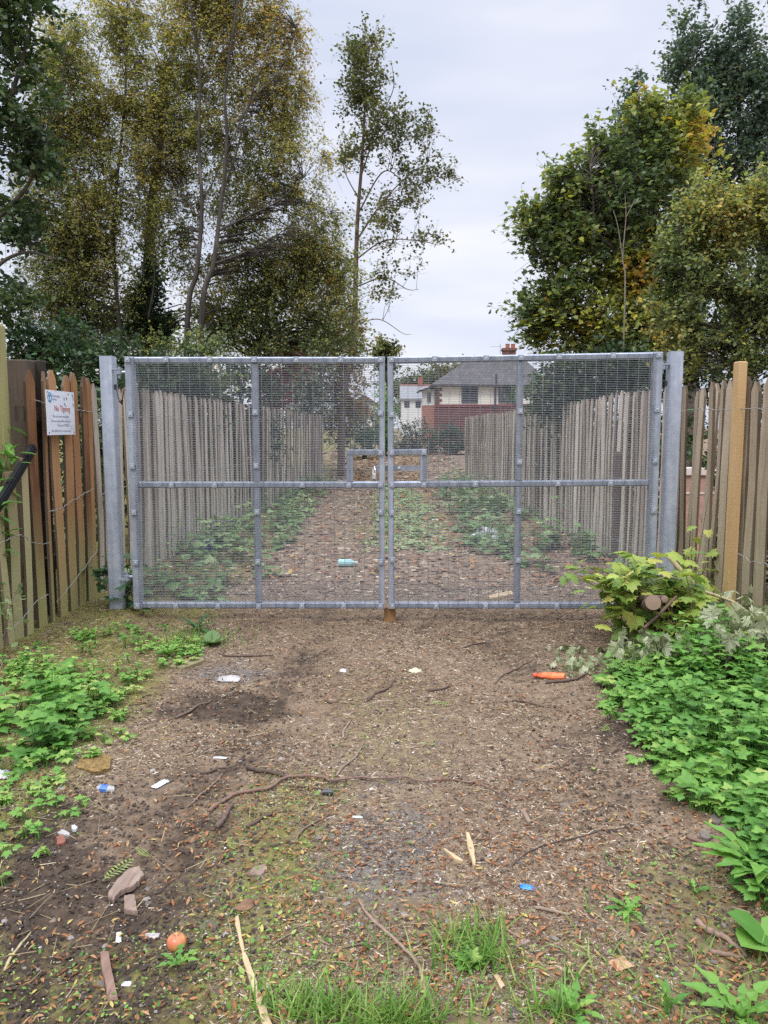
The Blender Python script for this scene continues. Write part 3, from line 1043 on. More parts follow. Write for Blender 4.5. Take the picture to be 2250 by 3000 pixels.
# mixed autumn thicket left of the centre
Yt = 22.5
b, l = withroot(Yt, 640, [
    lim(Yt, [(640, 760), (650, 660), (655, 560)], .05, .01), lim(Yt, [(632, 780), (600, 700), (590, 620)], .035, .008), lim(Yt, [(640, 780), (700, 690), (720, 610)], .035, .008),
    lim(Yt, [(645, 770), (760, 720), (780, 650)], .03, .008)])
tree('thicket_tree', 'autumn-tinted thicket of green, yellow and rust below the aspen', b, l,
     [clm(Yt, 600, 650, 60, 60), clm(Yt, 690, 640, 65, 70), clm(Yt, 640, 740, 90, 50), clm(Yt, 745, 710, 55, 55), clm(Yt, 720, 770, 80, 45), clm(Yt, 560, 720, 50, 55), clm(Yt, 660, 850, 90, 70), clm(Yt, 760, 850, 45, 70)],
     17000, T_OVATE, .088, M['lf_mixed'], M['bark'], 240, lambda lp: .40 + .6 * (vn(lp[:, 0] * 1.1, lp[:, 2] * 1.1, 15) - .5) + .06 * (lp[:, 0] + 4.2), .15, 9, .6, seed=13)
Yr = 17.5
b = rooted(Yr, 610)
tree('red_leaved_shrub', 'crimson-leaved climber shrub behind the left lane fence', b,
     [([b, b + [.02, 0, 1.0], PD(612, 760, Yr)], .02, .008), ([b + [0, 0, .5], PD(600, 840, Yr), PD(605, 800, Yr)], .012, .006)],
     [clm(Yr, 605, 840, 26, 45, 2), clm(Yr, 590, 860, 20, 40, 1), clm(Yr, 628, 780, 28, 25, .8), clm(Yr, 612, 752, 14, 18, .5)], 1500, T_OVATE, .10, M['lf_red'], M['bark'], 45, lambda lp: .5 + 0 * lp[:, 0], .2, 8, .35, cat='shrub', seed=14)
b = rooted(21.5, 670)
tree('silver_leaved_shrub', 'pale silver-variegated shrub rising over the left lane fence', b,
     [([b, b + [.02, 0, 1.0], PD(668, 780, 21.5)], .02, .008), ([b + [0, 0, .5], PD(640, 850, 21.5), PD(620, 830, 21.5)], .014, .006), ([b + [0, 0, .5], PD(690, 880, 21.5), PD(700, 900, 21.5)], .014, .006)],
     [clm(21.5, 665, 830, 40, 45, 2), clm(21.5, 640, 860, 45, 30, 1.3), clm(21.5, 672, 780, 26, 20, .6), clm(21.5, 690, 890, 30, 22, .8), clm(21.5, 650, 765, 15, 12, .25)], 2100, T_OVATE, .115, M['lf_silver'], M['bark'], 60, lambda lp: .45 + .6 * (vn(lp[:, 0] * 2, lp[:, 2] * 2, 3) - .5), .1, 8, .45, cat='shrub', seed=15)

# right side: sycamore
Ym = 11.5


def syc_tint(lp):
    a = .42 + .7 * (vn(lp[:, 0] * 1.1 + 3, lp[:, 2] * 1.1, 22) - .5)
    c = PD(1380, 590, Ym)
    a = a + .55 * np.exp(-(((lp[:, 0] - c[0]) / .30) ** 2 + ((lp[:, 2] - c[2]) / .34) ** 2))
    c = PD(1480, 300, Ym)
    return a + .35 * np.exp(-(((lp[:, 0] - c[0]) / .5) ** 2 + ((lp[:, 2] - c[2]) / .5) ** 2))


b, l = withroot(Ym, 1412, [
    lim(Ym, [(1414, 740), (1412, 640), (1405, 560), (1420, 430), (1450, 300), (1470, 240)], .06, .012),
    lim(Ym, [(1412, 650), (1350, 560), (1290, 500), (1281, 430), (1275, 360)], .035, .008, -.4),
    lim(Ym, [(1410, 620), (1300, 560), (1220, 500), (1150, 470)], .03, .006, .3),
    lim(Ym, [(1412, 690), (1300, 690), (1220, 650)], .03, .006, .2),
    lim(Ym, [(1405, 560), (1500, 450), (1540, 380)], .03, .006, .5)])
tree('sycamore_tree', 'sycamore right of the sky gap with lobed leaves turning yellow in places', b, l,
     [clm(Ym, 1165, 475, 58, 35, 4), clm(Ym, 1235, 400, 55, 50), clm(Ym, 1300, 330, 65, 50), clm(Ym, 1230, 500, 70, 50), clm(Ym, 1350, 430, 80, 90), clm(Ym, 1440, 340, 70, 80), clm(Ym, 1200, 545, 50, 30), clm(Ym, 1300, 560, 90, 60),
      clm(Ym, 1380, 590, 45, 50, 4), clm(Ym, 1230, 650, 75, 60), clm(Ym, 1330, 690, 90, 60), clm(Ym, 1440, 520, 70, 90), clm(Ym, 1480, 260, 40, 40), clm(Ym, 1470, 660, 60, 70), clm(Ym, 1210, 720, 65, 45), clm(Ym, 1330, 770, 110, 50), clm(Ym, 1150, 690, 28, 60, 2), clm(Ym, 1165, 740, 40, 35, 2), clm(Ym, 1420, 740, 90, 50, 5), clm(Ym, 1280, 470, 70, 60, 4), clm(Ym, 1400, 250, 45, 45, 2)],
     34000, T_LOBE, .076, M['lf_maple'], M['bark'], 760, syc_tint, .1, 7, .42, seed=16, flat=.75, gaps=.22)
# its dark lower skirt over the lane fence
b = rooted(10.5, 1290)
tree('elder_bush', 'dark leafy bush hanging over the right lane fence beside the house', b,
     [([b, b + [0, 0, 1.2], PD(1290, 800, 10.5)], .03, .01), ([b + [0, 0, .6], PD(1360, 840, 10.5), PD(1380, 800, 10.5)], .02, .008), ([b + [0, 0, .6], PD(1200, 840, 10.5), PD(1180, 810, 10.5)], .02, .008)],
     [clm(10.5, 1200, 820, 55, 45), clm(10.5, 1290, 800, 80, 50), clm(10.5, 1370, 800, 60, 50), clm(10.5, 1250, 860, 80, 40), clm(10.5, 1160, 870, 25, 20, .6), clm(10.5, 1450, 790, 70, 45), clm(10.5, 1540, 810, 70, 35)], 8000, T_OVATE, .07, M['lf_dark'], M['bark'], 110, lambda lp: .35 + .5 * (vn(lp[:, 0] * 2, lp[:, 2] * 2, 5) - .5), .1, 9, .35, cat='bush', seed=17)
# tall poplars behind
Yp = 21.0


def pop_tint(lp):
    return .42 + .5 * (vn(lp[:, 0] * .7, lp[:, 2] * .7, 32) - .5)


for i, (x, top, wd, lab) in enumerate([(1370, 190, 48, 'lower of the dark poplars, spire just left of the tall ones'), (1500, 25, 62, 'tall dark poplar whose top stands clear near the right of the sky'), (1600, 30, 55, 'tall dark poplar spire second from the right frame edge'), (1690, 60, 60, 'tall dark poplar cut by the right frame edge')]):
    b = rooted(Yp + i * .3, x)
    trunk = [PD(x, 700, Yp), PD(x + 4, 450, Yp), PD(x - 4, 250, Yp), PD(x, top + 40, Yp)]
    b2, l = withroot(Yp, x, [(trunk, .16, .015), lim(Yp, [(x, 600), (x - wd * .5, 420), (x - wd * .7, 300)], .05, .01, -.5), lim(Yp, [(x, 560), (x + wd * .5, 400), (x + wd * .6, 260)], .05, .01, .5)])
    h_ = 720 - top
    cl = [clm(Yp, x, top + 45, wd * .42, 55, 2.2), clm(Yp, x - wd * .2, top + 130, wd * .75, 80, 4), clm(Yp, x + wd * .2, top + 230, wd * .9, 90, 6), clm(Yp, x - wd * .1, top + 330, wd, 90, 6), clm(Yp, x, top + 450, wd * 1.05, 100, 6),
          clm(Yp, x - wd * .75, top + 150, wd * .3, 60, 1.5), clm(Yp, x + wd * .7, top + 120, wd * .3, 60, 1.5)]
    tree('poplar_tree', lab, b2, l, cl, 13000, T_OVATE, .105, M['lf_poplar'], M['bark'], 230, pop_tint, -.25, 9, .55, 'poplars behind the sycamore', seed=40 + i, flat=.8)
# yellowing tree on the right edge
Yy = 9.0
b, l = withroot(Yy, 1620, [
    lim(Yy, [(1600, 800), (1570, 640), (1560, 540), (1570, 420)], .05, .01), lim(Yy, [(1590, 700), (1650, 560), (1690, 430)], .04, .01), lim(Yy, [(1575, 660), (1500, 600), (1460, 520)], .03, .008), lim(Yy, [(1590, 720), (1520, 700), (1470, 690)], .025, .008)])
tree('yellowing_tree', 'crab apple tree with yellowing speckled leaves above the right fence', b, l,
     [clm(Yy, 1570, 470, 90, 70), clm(Yy, 1500, 560, 70, 80), clm(Yy, 1610, 590, 90, 100), clm(Yy, 1660, 440, 80, 80), clm(Yy, 1520, 680, 75, 70), clm(Yy, 1620, 720, 80, 70), clm(Yy, 1560, 420, 45, 45, 1.5), clm(Yy, 1440, 560, 35, 45, 1), clm(Yy, 1720, 620, 80, 120), clm(Yy, 1540, 770, 90, 40), clm(Yy, 1640, 800, 80, 40), clm(Yy, 1470, 740, 50, 50), clm(Yy, 1450, 650, 50, 60), clm(Yy, 1500, 480, 50, 50, 2)],
     32000, T_OVATE, .05, M['lf_yellow'], M['bark'], 520, lambda lp: .34 + .7 * (vn(lp[:, 0] * 1.6, lp[:, 2] * 1.6, 35) - .5), .05, 10, .3, seed=18)
# dead stems in front of the sycamore
for pts, lab in (([(1350, 640), (1345, 560), (1352, 470), (1350, 420)], 'bare dead stem rising in front of the sycamore'),):
    s = [PD(x, y, 10.6) for x, y in pts]
    b = np.array([s[0][0], 10.6, float(gh(s[0][0], 10.6))])
    rt = thing('dead_sapling', lab, 'dead tree', b)
    mb = MB()
    mb.tube(smoothline([b] + s, 5), np.linspace(.013, .003, 5 * len(s) + 1), 6)
    mb.tube(smoothline([s[1], PD(1335, 490, 10.6), PD(1325, 455, 10.6)], 4), .006, 5)
    mb.tube(smoothline([s[2], PD(1365, 445, 10.6), PD(1372, 430, 10.6)], 4), .005, 5)
    mb.build('trunk', plain('dead_wood', (.20, .165, .125), .9), rt)

# far small tree, distant wood and hedges at the lane's end
Yf = 34.0
b, l = withroot(Yf, 836, [lim(Yf, [(836, 840), (836, 760)], .1, .03)])
tree('distant_tree', 'small round tree beyond the lane, left of the house', b, l, [clm(Yf, 836, 760, 26, 26, 2), clm(Yf, 828, 800, 24, 40, 2)], 2600, T_OVATE, .14, M['lf_aspen'], M['bark'], 60, lambda lp: .45 + 0 * lp[:, 0], .1, 8, .5, seed=50)
Yw = 125.0
for i in range(7):
    x = 872 + i * 32
    top = [812, 798, 790, 786, 782, 776, 780][i]
    b = rooted(Yw + i * 2, x)
    tree('woodland_tree', ['first tree of the far wood beyond the houses, counted from the gate gap', 'second tree of the far wood, over the white house roof', 'third tree of the far wood, over the red chimney', 'fourth tree of the far wood, left of the roof hip', 'fifth tree of the far wood, at the roof hip', 'sixth tree of the far wood, behind the slate roof', 'last tree of the far wood, behind the ridge'][i], b,
         [([b, PD(x, 860, Yw), PD(x, top + 20, Yw)], .3, .05)], [clm(Yw, x, top + 26, 26, 24, 3), clm(Yw, x - 4, top + 60, 28, 30, 3)], 2200, T_OVATE, .5, M['lf_aspen'], M['bark'], 60, lambda lp: .5 + .5 * (vn(lp[:, 0] * .3, lp[:, 2] * .3, 9) - .5), .1, 8, 1.6, 'far wood', seed=60 + i, twig_k=0)
for i, (x, y, rx, ry, Y, lab, mt, sz, tt) in enumerate([
        (735, 900, 35, 60, 24.0, 'dark yew bush at the end of the left lane fence', 'lf_dark', .07, .12),
        (785, 915, 40, 45, 28.0, 'green bush in front of the white gable at the end of the lane', 'lf_bramble', .08, .35),
        (828, 900, 22, 70, 30.0, 'yellow-green bush seen in the gap between the gate leaves', 'lf_nettle', .09, .6),
        (900, 942, 55, 40, 31.0, 'dark bramble heap at the end of the lane below the white house', 'lf_dark', .08, .3),
        (985, 948, 50, 40, 30.0, 'dark bramble heap at the end of the right lane fence', 'lf_dark', .08, .22)]):
    b = rooted(Y, x)
    tree('lane_end_bush', lab, b, [([b, b + [0, 0, .7], PD(x, y, Y)], .05, .015), ([b, b + [.3, 0, .5], PD(x + rx * .5, y, Y)], .03, .01)], [clm(Y, x, y, rx, ry, 3), clm(Y, x, y + 20, rx, ry, 3)], 3600, T_OVATE, sz, M[mt], M['bark'], 90,
         (lambda tt: (lambda lp: tt + .3 * (vn(lp[:, 0] * 1.5, lp[:, 2] * 1.5, 9) - .5)))(tt), .15, 8, .4, 'bushes closing the lane', 'bush', seed=70 + i)
# long background hedge that closes the view left and right of the lane
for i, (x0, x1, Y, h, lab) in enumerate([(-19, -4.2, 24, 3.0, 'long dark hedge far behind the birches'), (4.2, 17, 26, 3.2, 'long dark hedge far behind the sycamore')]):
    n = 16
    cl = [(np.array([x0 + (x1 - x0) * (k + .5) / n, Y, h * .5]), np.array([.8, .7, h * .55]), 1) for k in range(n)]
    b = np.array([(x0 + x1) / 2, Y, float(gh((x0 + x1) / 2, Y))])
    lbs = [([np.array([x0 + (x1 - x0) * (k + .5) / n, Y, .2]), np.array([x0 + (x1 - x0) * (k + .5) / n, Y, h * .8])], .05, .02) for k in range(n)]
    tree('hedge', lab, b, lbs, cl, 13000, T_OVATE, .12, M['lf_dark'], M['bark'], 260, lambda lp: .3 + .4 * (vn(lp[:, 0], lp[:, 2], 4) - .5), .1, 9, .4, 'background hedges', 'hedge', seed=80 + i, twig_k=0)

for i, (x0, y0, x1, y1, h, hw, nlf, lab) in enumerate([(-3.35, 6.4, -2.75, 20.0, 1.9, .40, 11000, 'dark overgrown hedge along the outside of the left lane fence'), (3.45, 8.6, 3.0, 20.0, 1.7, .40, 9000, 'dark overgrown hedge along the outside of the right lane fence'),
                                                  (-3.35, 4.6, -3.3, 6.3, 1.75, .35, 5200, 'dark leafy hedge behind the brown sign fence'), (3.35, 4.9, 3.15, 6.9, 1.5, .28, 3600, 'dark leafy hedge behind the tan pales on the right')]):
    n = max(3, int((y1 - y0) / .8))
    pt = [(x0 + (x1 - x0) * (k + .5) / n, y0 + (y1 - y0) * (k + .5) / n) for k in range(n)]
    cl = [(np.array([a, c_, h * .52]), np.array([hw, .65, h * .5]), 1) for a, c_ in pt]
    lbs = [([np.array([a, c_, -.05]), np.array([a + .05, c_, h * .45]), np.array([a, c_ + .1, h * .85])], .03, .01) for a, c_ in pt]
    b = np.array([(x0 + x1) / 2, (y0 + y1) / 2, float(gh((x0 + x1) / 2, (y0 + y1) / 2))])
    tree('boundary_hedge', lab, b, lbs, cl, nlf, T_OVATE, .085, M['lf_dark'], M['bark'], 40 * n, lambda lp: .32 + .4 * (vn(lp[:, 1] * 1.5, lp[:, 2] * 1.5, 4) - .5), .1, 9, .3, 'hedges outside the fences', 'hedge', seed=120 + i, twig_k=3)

# ------------------------------------------------------------------ houses
m, t, b = mat('grey_slate')
co = t.nodes.new('ShaderNodeTexCoord').outputs['Object']
br = t.nodes.new('ShaderNodeTexBrick')
br.inputs['Scale'].default_value = 1.0
br.inputs['Color1'].default_value = (.082, .078, .078, 1)
br.inputs['Color2'].default_value = (.115, .108, .108, 1)
br.inputs['Mortar'].default_value = (.05, .05, .055, 1)
br.inputs['Mortar Size'].default_value = .012
br.inputs['Brick Width'].default_value = .3
br.inputs['Row Height'].default_value = .2
mpn = t.nodes.new('ShaderNodeMapping')
mpn.inputs['Rotation'].default_value = (math.radians(90), 0, 0)
t.links.new(co, mpn.inputs['Vector'])
t.links.new(mpn.outputs[0], br.inputs['Vector'])
t.links.new(br.outputs['Color'], b.inputs['Base Color'])
b.inputs['Specular IOR Level'].default_value = .1
b.inputs['Roughness'].default_value = .9
M['slate'] = m
m, t, b = mat('red_brick')
co = t.nodes.new('ShaderNodeTexCoord').outputs['Object']
br = t.nodes.new('ShaderNodeTexBrick')
br.inputs['Scale'].default_value = 1.0
br.inputs['Color1'].default_value = (.125, .028, .026, 1)
br.inputs['Color2'].default_value = (.085, .02, .02, 1)
br.inputs['Mortar'].default_value = (.10, .06, .052, 1)
br.inputs['Mortar Size'].default_value = .01
br.inputs['Brick Width'].default_value = .225
br.inputs['Row Height'].default_value = .075
mpn = t.nodes.new('ShaderNodeMapping')
mpn.inputs['Rotation'].default_value = (math.radians(90), 0, 0)
t.links.new(co, mpn.inputs['Vector'])
t.links.new(mpn.outputs[0], br.inputs['Vector'])
t.links.new(br.outputs['Color'], b.inputs['Base Color'])
b.inputs['Roughness'].default_value = .85
M['brick'] = m
M['render'] = plain('cream_pebbledash', (.68, .66, .58), .9, 0, .12, 60, .4, .01)
M['white'] = plain('white_paint', (.62, .62, .60), .6, 0, .06, 8, 0)
M['glass'] = plain('dark_glazing', (.03, .035, .045), .12, 0, .3, 2, 0)
M['darktrim'] = plain('dark_trim', (.025, .024, .026), .6, 0, .2, 8, 0)
M['terracotta'] = plain('terracotta', (.30, .105, .06), .8, 0, .2, 12)


def hip_roof(mb, x0, x1, y0, y1, ze, zr, hl, hr, over=.35, th=.14):
    x0 -= over
    x1 += over
    y0 -= over
    y1 += over
    ym = (y0 + y1) / 2
    for dz in (0,):
        v = [(x0, y0, ze), (x1, y0, ze), (x1, y1, ze), (x0, y1, ze), (x0 + hl, ym, zr), (x1 - hr, ym, zr),
             (x0, y0, ze - th), (x1, y0, ze - th), (x1, y1, ze - th), (x0, y1, ze - th)]
        mb.add(v, [(0, 1, 5, 4), (1, 2, 5), (2, 3, 4, 5), (3, 0, 4), (0, 6, 7, 1), (1, 7, 8, 2), (2, 8, 9, 3), (3, 9, 6, 0), (6, 9, 8, 7)])


Yh = 55.0
hx0 = P(1277, 1180, Yh)[0]
hx1 = P(1600, 1180, Yh)[0]
ze = P(1272, 1127, Yh)[2]
zr = P(1405, 1043, Yh + 3.5)[2]
zb = P(1400, 1187, Yh)[2]
hs = thing('brick_house', 'cream and red brick house with a grey slate hipped roof beyond the lane', 'house', ((hx0 + hx1) / 2, Yh, 0))
mb = MB()
mb.box((hx0, Yh, -.1), (hx1, Yh + 7, zb))
mb.build('brick_wall', M['brick'], hs)
mb = MB()
mb.box((hx0 + .02, Yh + .02, zb), (hx1 - .02, Yh + 6.98, ze - .02))
mb.build('upper_wall', M['render'], hs)
mb = MB()
mb.box((hx0 - .05, Yh - .06, zb - .1), (hx1 + .05, Yh - .002, zb + .06))
mb.build('brick_course', plain('bright_red_brick', (.17, .034, .03), .8), hs)
qm = MB()
for k in range(6):
    wq = .42 if k % 2 else .25
    z0 = zb + .06 + k * (ze - zb - .3) / 6
    qm.box((hx0 - .03, Yh - .03, z0), (hx0 + wq, Yh + .3, z0 + (ze - zb - .3) / 6 - .01))
qm.build('corner_quoin', M['brick'], hs)
mb = MB()
hip_roof(mb, hx0, hx1, Yh, Yh + 7, ze, zr, 3.3, 1.6)
rf = mb.build('roof', M['slate'], hs)
mb = MB()
mb.box((hx0 - .4, Yh - .47, ze - .16), (hx1 + .4, Yh - .36, ze - .03))
mb.build('gutter', M['darktrim'], hs)
mb = MB()
xdp = P(1450, 1180, Yh)[0]
mb.tube([(xdp, Yh - .09, .1), (xdp, Yh - .09, ze - .3), (xdp, Yh - .4, ze - .05)], .07, 8)
mb.tube([(xdp + .02, Yh - .30, ze + .1), (xdp + .02, Yh - .30, ze + .75)], .075, 8)
mb.build('downpipe', M['darktrim'], hs)
cx0 = P(1470, 1030, Yh + 3.5)[0]
cx1 = P(1512, 1030, Yh + 3.5)[0]
zt = P(1490, 1021, Yh + 3.5)[2]
mb = MB()
mb.box((cx0 + .08, Yh + 3.1, zr - .7), (cx1 - .08, Yh + 3.9, zt - .18))
mb.box((cx0, Yh + 3.02, zt - .18), (cx1, Yh + 3.98, zt))
ch = mb.build('chimney', plain('sooty_brick', (.15, .075, .06), .9, 0, .4, 4), rf)
for q in (1487, 1503):
    xq = P(q, 1015, Yh + 3.5)[0]
    mb = MB()
    mb.tube([(xq, Yh + 3.5, zt - .02), (xq, Yh + 3.5, zt + .05), (xq, Yh + 3.5, zt + .28), (xq, Yh + 3.5, zt + .33)], [.19, .16, .15, .18], 10)
    mb.build('chimney_pot', M['terracotta'], rf)
mb = MB()
xa = P(1465, 1020, Yh + 3.5)[0]
mb.tube([(xa, Yh + 3.4, zr + .1), (xa, Yh + 3.4, zt + .35)], .02, 5)
mb.tube([(xa - .7, Yh + 3.4, zt + .12), (xa + .1, Yh + 3.4, zt + .16)], .015, 4)
for k in range(6):
    mb.tube([(xa - .65 + k * .11, Yh + 3.3, zt + .13), (xa - .65 + k * .11, Yh + 3.5, zt + .13)], .008, 4)
mb.build('aerial', M['fwire'], rf)
for (a, c) in ((1352, 1400), (1460, 1508)):
    xa, xb = P(a, 1160, Yh)[0], P(c, 1160, Yh)[0]
    za, zb2 = P(a, 1181, Yh)[2], P(a, 1134, Yh)[2]
    mb = MB()
    for (u0, u1, v0, v1) in ((xa, xb, za, za + .06), (xa, xb, zb2 - .06, zb2), (xa, xa + .06, za + .06, zb2 - .06), (xb - .06, xb, za + .06, zb2 - .06), ((xa + xb) / 2 - .03, (xa + xb) / 2 + .03, za + .06, zb2 - .06), (xa + .06, (xa + xb) / 2 - .03, zb2 - .5, zb2 - .45), ((xa + xb) / 2 + .03, xb - .06, zb2 - .5, zb2 - .45)):
        mb.box((u0, Yh - .05, v0), (u1, Yh + .01, v1))
    wf = mb.build('window', plain('dark_window_frame', (.05, .045, .05), .5), hs)
    mb = MB()
    mb.box((xa + .03, Yh - .02, za + .03), (xb - .03, Yh + .005, zb2 - .03))
    mb.build('pane', M['glass'], wf)
# narrow white bay side on the left return
mb = MB()
mb.box((hx0 - .85, Yh + 1.2, zb), (hx0 - .02, Yh + 3.0, ze - .25))
mb.build('bay_wall', M['white'], hs)
mb = MB()
mb.box((hx0 - .87, Yh + 1.18, -.1), (hx0 - .02, Yh + 3.02, zb - .02))
mb.build('bay_brickwork', plain('orange_brick', (.34, .15, .10), .85), hs)
mb = MB()
mb.box((hx0 - .55, Yh + 1.15, zb + .25), (hx0 - .30, Yh + 1.19, ze - .5))
mb.build('bay_window', M['glass'], hs)
mb = MB()
mb.add([(hx0 - 1.25, Yh + .8, ze - .38), (hx0 - .02, Yh + .8, ze + .02), (hx0 - .02, Yh + 3.4, ze + .02), (hx0 - 1.25, Yh + 3.4, ze - .38), (hx0 - 1.25, Yh + .8, ze - .46), (hx0 - .02, Yh + .8, ze - .14), (hx0 - .02, Yh + 3.4, ze - .14), (hx0 - 1.25, Yh + 3.4, ze - .46)],
       [(0, 1, 2, 3), (4, 7, 6, 5), (0, 4, 5, 1), (3, 2, 6, 7), (0, 3, 7, 4), (1, 5, 6, 2)])
mb.build('bay_roof', M['darktrim'], hs)

Y2 = 85.0
a0, a1 = P(1178, 1150, Y2)[0], P(1262, 1150, Y2)[0]
z_e, z_r = P(1200, 1166, Y2)[2], P(1200, 1128, Y2 + 3)[2]
h2 = thing('white_house', 'far white house with a pale grey roof and red chimney', 'house', ((a0 + a1) / 2, Y2, 0))
mb = MB()
mb.box((a0, Y2, -.1), (a1, Y2 + 6, z_e))
mb.build('wall', M['white'], h2)
mb = MB()
mb.add([(a0 - .2, Y2 - .3, z_e - .05), (a1 + .2, Y2 - .3, z_e - .05), (a1 + .2, Y2 + 3, z_r), (a0 - .2, Y2 + 3, z_r), (a0 - .2, Y2 + 6.3, z_e - .05), (a1 + .2, Y2 + 6.3, z_e - .05),
        (a0 - .2, Y2 - .3, z_e - .2), (a1 + .2, Y2 - .3, z_e - .2), (a1 + .2, Y2 + 6.3, z_e - .2), (a0 - .2, Y2 + 6.3, z_e - .2)], [(0, 1, 2, 3), (3, 2, 5, 4), (0, 3, 4), (1, 5, 2), (0, 6, 7, 1), (6, 9, 8, 7), (4, 5, 8, 9), (0, 4, 9, 6), (1, 7, 8, 5)])
r2 = mb.build('roof', plain('pale_slate', (.20, .205, .215), .7, 0, .1, 3), h2)
mb = MB()
mb.box((a0 - .2, Y2 + 2.85, z_r - .05), (a1 + .2, Y2 + 3.15, z_r + .1))
mb.build('ridge_tile', M['terracotta'], r2)
mb = MB()
xq = P(1232, 1120, Y2 + 3)[0]
mb.box((xq - .22, Y2 + 2.6, z_r - .2), (xq + .22, Y2 + 3.4, z_r + .85))
mb.build('chimney', plain('red_chimney_brick', (.30, .08, .06), .85), r2)
for q in (1192, 1225, 1243):
    xq = P(q, 1185, Y2)[0]
    zq = P(q, 1185, Y2)[2]
    mb = MB()
    mb.box((xq - .28, Y2 - .04, zq - .35), (xq + .28, Y2 + .02, zq + .35))
    mb.build('window', M['glass'], h2)
Y3 = 60.0
a0, a1 = P(1036, 1200, Y3)[0], P(1098, 1200, Y3)[0]
h3 = thing('gabled_house', 'white gable end half hidden by bushes left of the gate meeting stiles', 'house', ((a0 + a1) / 2, Y3, 0))
mb = MB()
ztop = P(1060, 1182, Y3)[2]
mb.box((a0, Y3, -.1), (a1, Y3 + 6, ztop))
mb.build('wall', M['white'], h3)
mb = MB()
am = (a0 + a1) / 2
mb.add([(a0 - .2, Y3 - .2, ztop), (a1 + .2, Y3 - .2, ztop), (am, Y3 - .2, ztop + .7), (a0 - .2, Y3 + 6.2, ztop), (a1 + .2, Y3 + 6.2, ztop), (am, Y3 + 6.2, ztop + .7)], [(0, 1, 2), (3, 5, 4), (0, 2, 5, 3), (1, 4, 5, 2), (0, 3, 4, 1)])
mb.build('roof', M['slate'], h3)
mb = MB()
mb.box((am - .35, Y3 - .03, ztop - 1.1), (am + .35, Y3 + .02, ztop - .2))
mb.build('window', M['glass'], h3)


# ------------------------------------------------------------------ pale fences
def pale_mesh(seed, wd, th, h, bend=.008):
    """one pale: squared, slightly crooked, pointed top; origin at its foot"""
    g = np.random.default_rng(seed)
    zs = [0, h * .3, h * .62, h - wd * .75, h]
    v, f = [], []
    ox, oy = 0, 0
    for i, z in enumerate(zs):
        ox += g.normal(0, bend) if 0 < i < 4 else 0
        oy += g.normal(0, bend) if 0 < i < 4 else 0
        ww, tt = wd * g.uniform(.93, 1.05), th * g.uniform(.93, 1.05)
        if i == 4:
            ww, tt = wd * .28, th * .9
        zt = [g.normal(0, .006) if i == 3 else 0 for _ in range(4)]
        v += [(ox - ww / 2, oy - tt / 2, z + zt[0]), (ox + ww / 2, oy - tt / 2, z + zt[1]), (ox + ww / 2, oy + tt / 2, z + zt[2]), (ox - ww / 2, oy + tt / 2, z + zt[3])]
    for i in range(4):
        for j in range(4):
            f.append((i * 4 + j, i * 4 + (j + 1) % 4, i * 4 + 4 + (j + 1) % 4, i * 4 + 4 + j))
    f += [(3, 2, 1, 0), (16, 17, 18, 19)]
    me = MB().add(v, f).mesh('pale')
    return me


def fence_line(p, q, pitch, g):
    p, q = np.array(p, float), np.array(q, float)
    L_ = np.linalg.norm(q - p)
    n = int(L_ / pitch)
    for i in range(n):
        s = (i + .5 + g.uniform(-.1, .1)) / n
        yield p + (q - p) * s


def wire(mb, pts, r=.0028, wob=.012, seed=0):
    g = np.random.default_rng(seed)
    s = smoothline(pts, 10)
    s = s + g.normal(0, wob * .35, s.shape) * np.array([.3, .3, 1])
    mb.tube(s, r, 5)


def make_meshes(material, wd, th, h, n, seed, vh=.06):
    out = []
    g = np.random.default_rng(seed)
    for i in range(n):
        me = pale_mesh(seed * 100 + i, wd * g.uniform(.85, 1.15), th * g.uniform(.85, 1.15), h + g.normal(0, vh))
        me.materials.append(material)
        me.materials.append(M['edgeshade'])  # side faces carry the painted gap shade
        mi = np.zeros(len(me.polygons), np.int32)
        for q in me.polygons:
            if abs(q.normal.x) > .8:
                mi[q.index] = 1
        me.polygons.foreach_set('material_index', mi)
        out.append(me)
    return out


# -- left front fence: full pales with the sign, then the cut-down run nearer the camera
g = np.random.default_rng(3)
A, B = (-2.43, 5.32), (-2.42, 6.40)
fl = thing('pale_fence', 'brown pale fence carrying the sign left of the gate', 'fence', (-2.43, 5.8, 0))
mm = make_meshes(M['pk_brown'], .100, .020, 1.86, 8, 5, .015)
for k, pt in enumerate(fence_line(A, B, .140, g)):
    z = float(gh(*pt))
    inst('pale', mm[k % 8], fl, (pt[0] + g.normal(0, .008), pt[1], z - .04), (g.normal(0, .012), g.normal(0, .012), math.radians(86) + g.normal(0, .09)))
mb = MB()
wire(mb, [(-2.385, 5.30, 1.66), (-2.375, 5.55, 1.635), (-2.375, 5.9, 1.615), (-2.37, 6.3, 1.60)], seed=1)
wire(mb, [(-2.375, 5.42, .88), (-2.37, 5.6, .885), (-2.37, 5.9, .93), (-2.36, 6.2, .98)], seed=2)
wire(mb, [(-2.37, 5.45, .22), (-2.37, 5.7, .28), (-2.37, 5.95, .36), (-2.36, 6.25, .47)], seed=3)
mb.build('wire_strand', M['fwire'], fl)
mb = MB()
mb.box((-2.52, 5.28, 1.52), (-2.47, 6.3, 1.62))
mb.build('back_rail', M['darkpost'], fl)
mb = MB().box((-2.52, 5.28, .42), (-2.47, 6.3, .52))
mb.build('back_rail', M['darkpost'], fl)

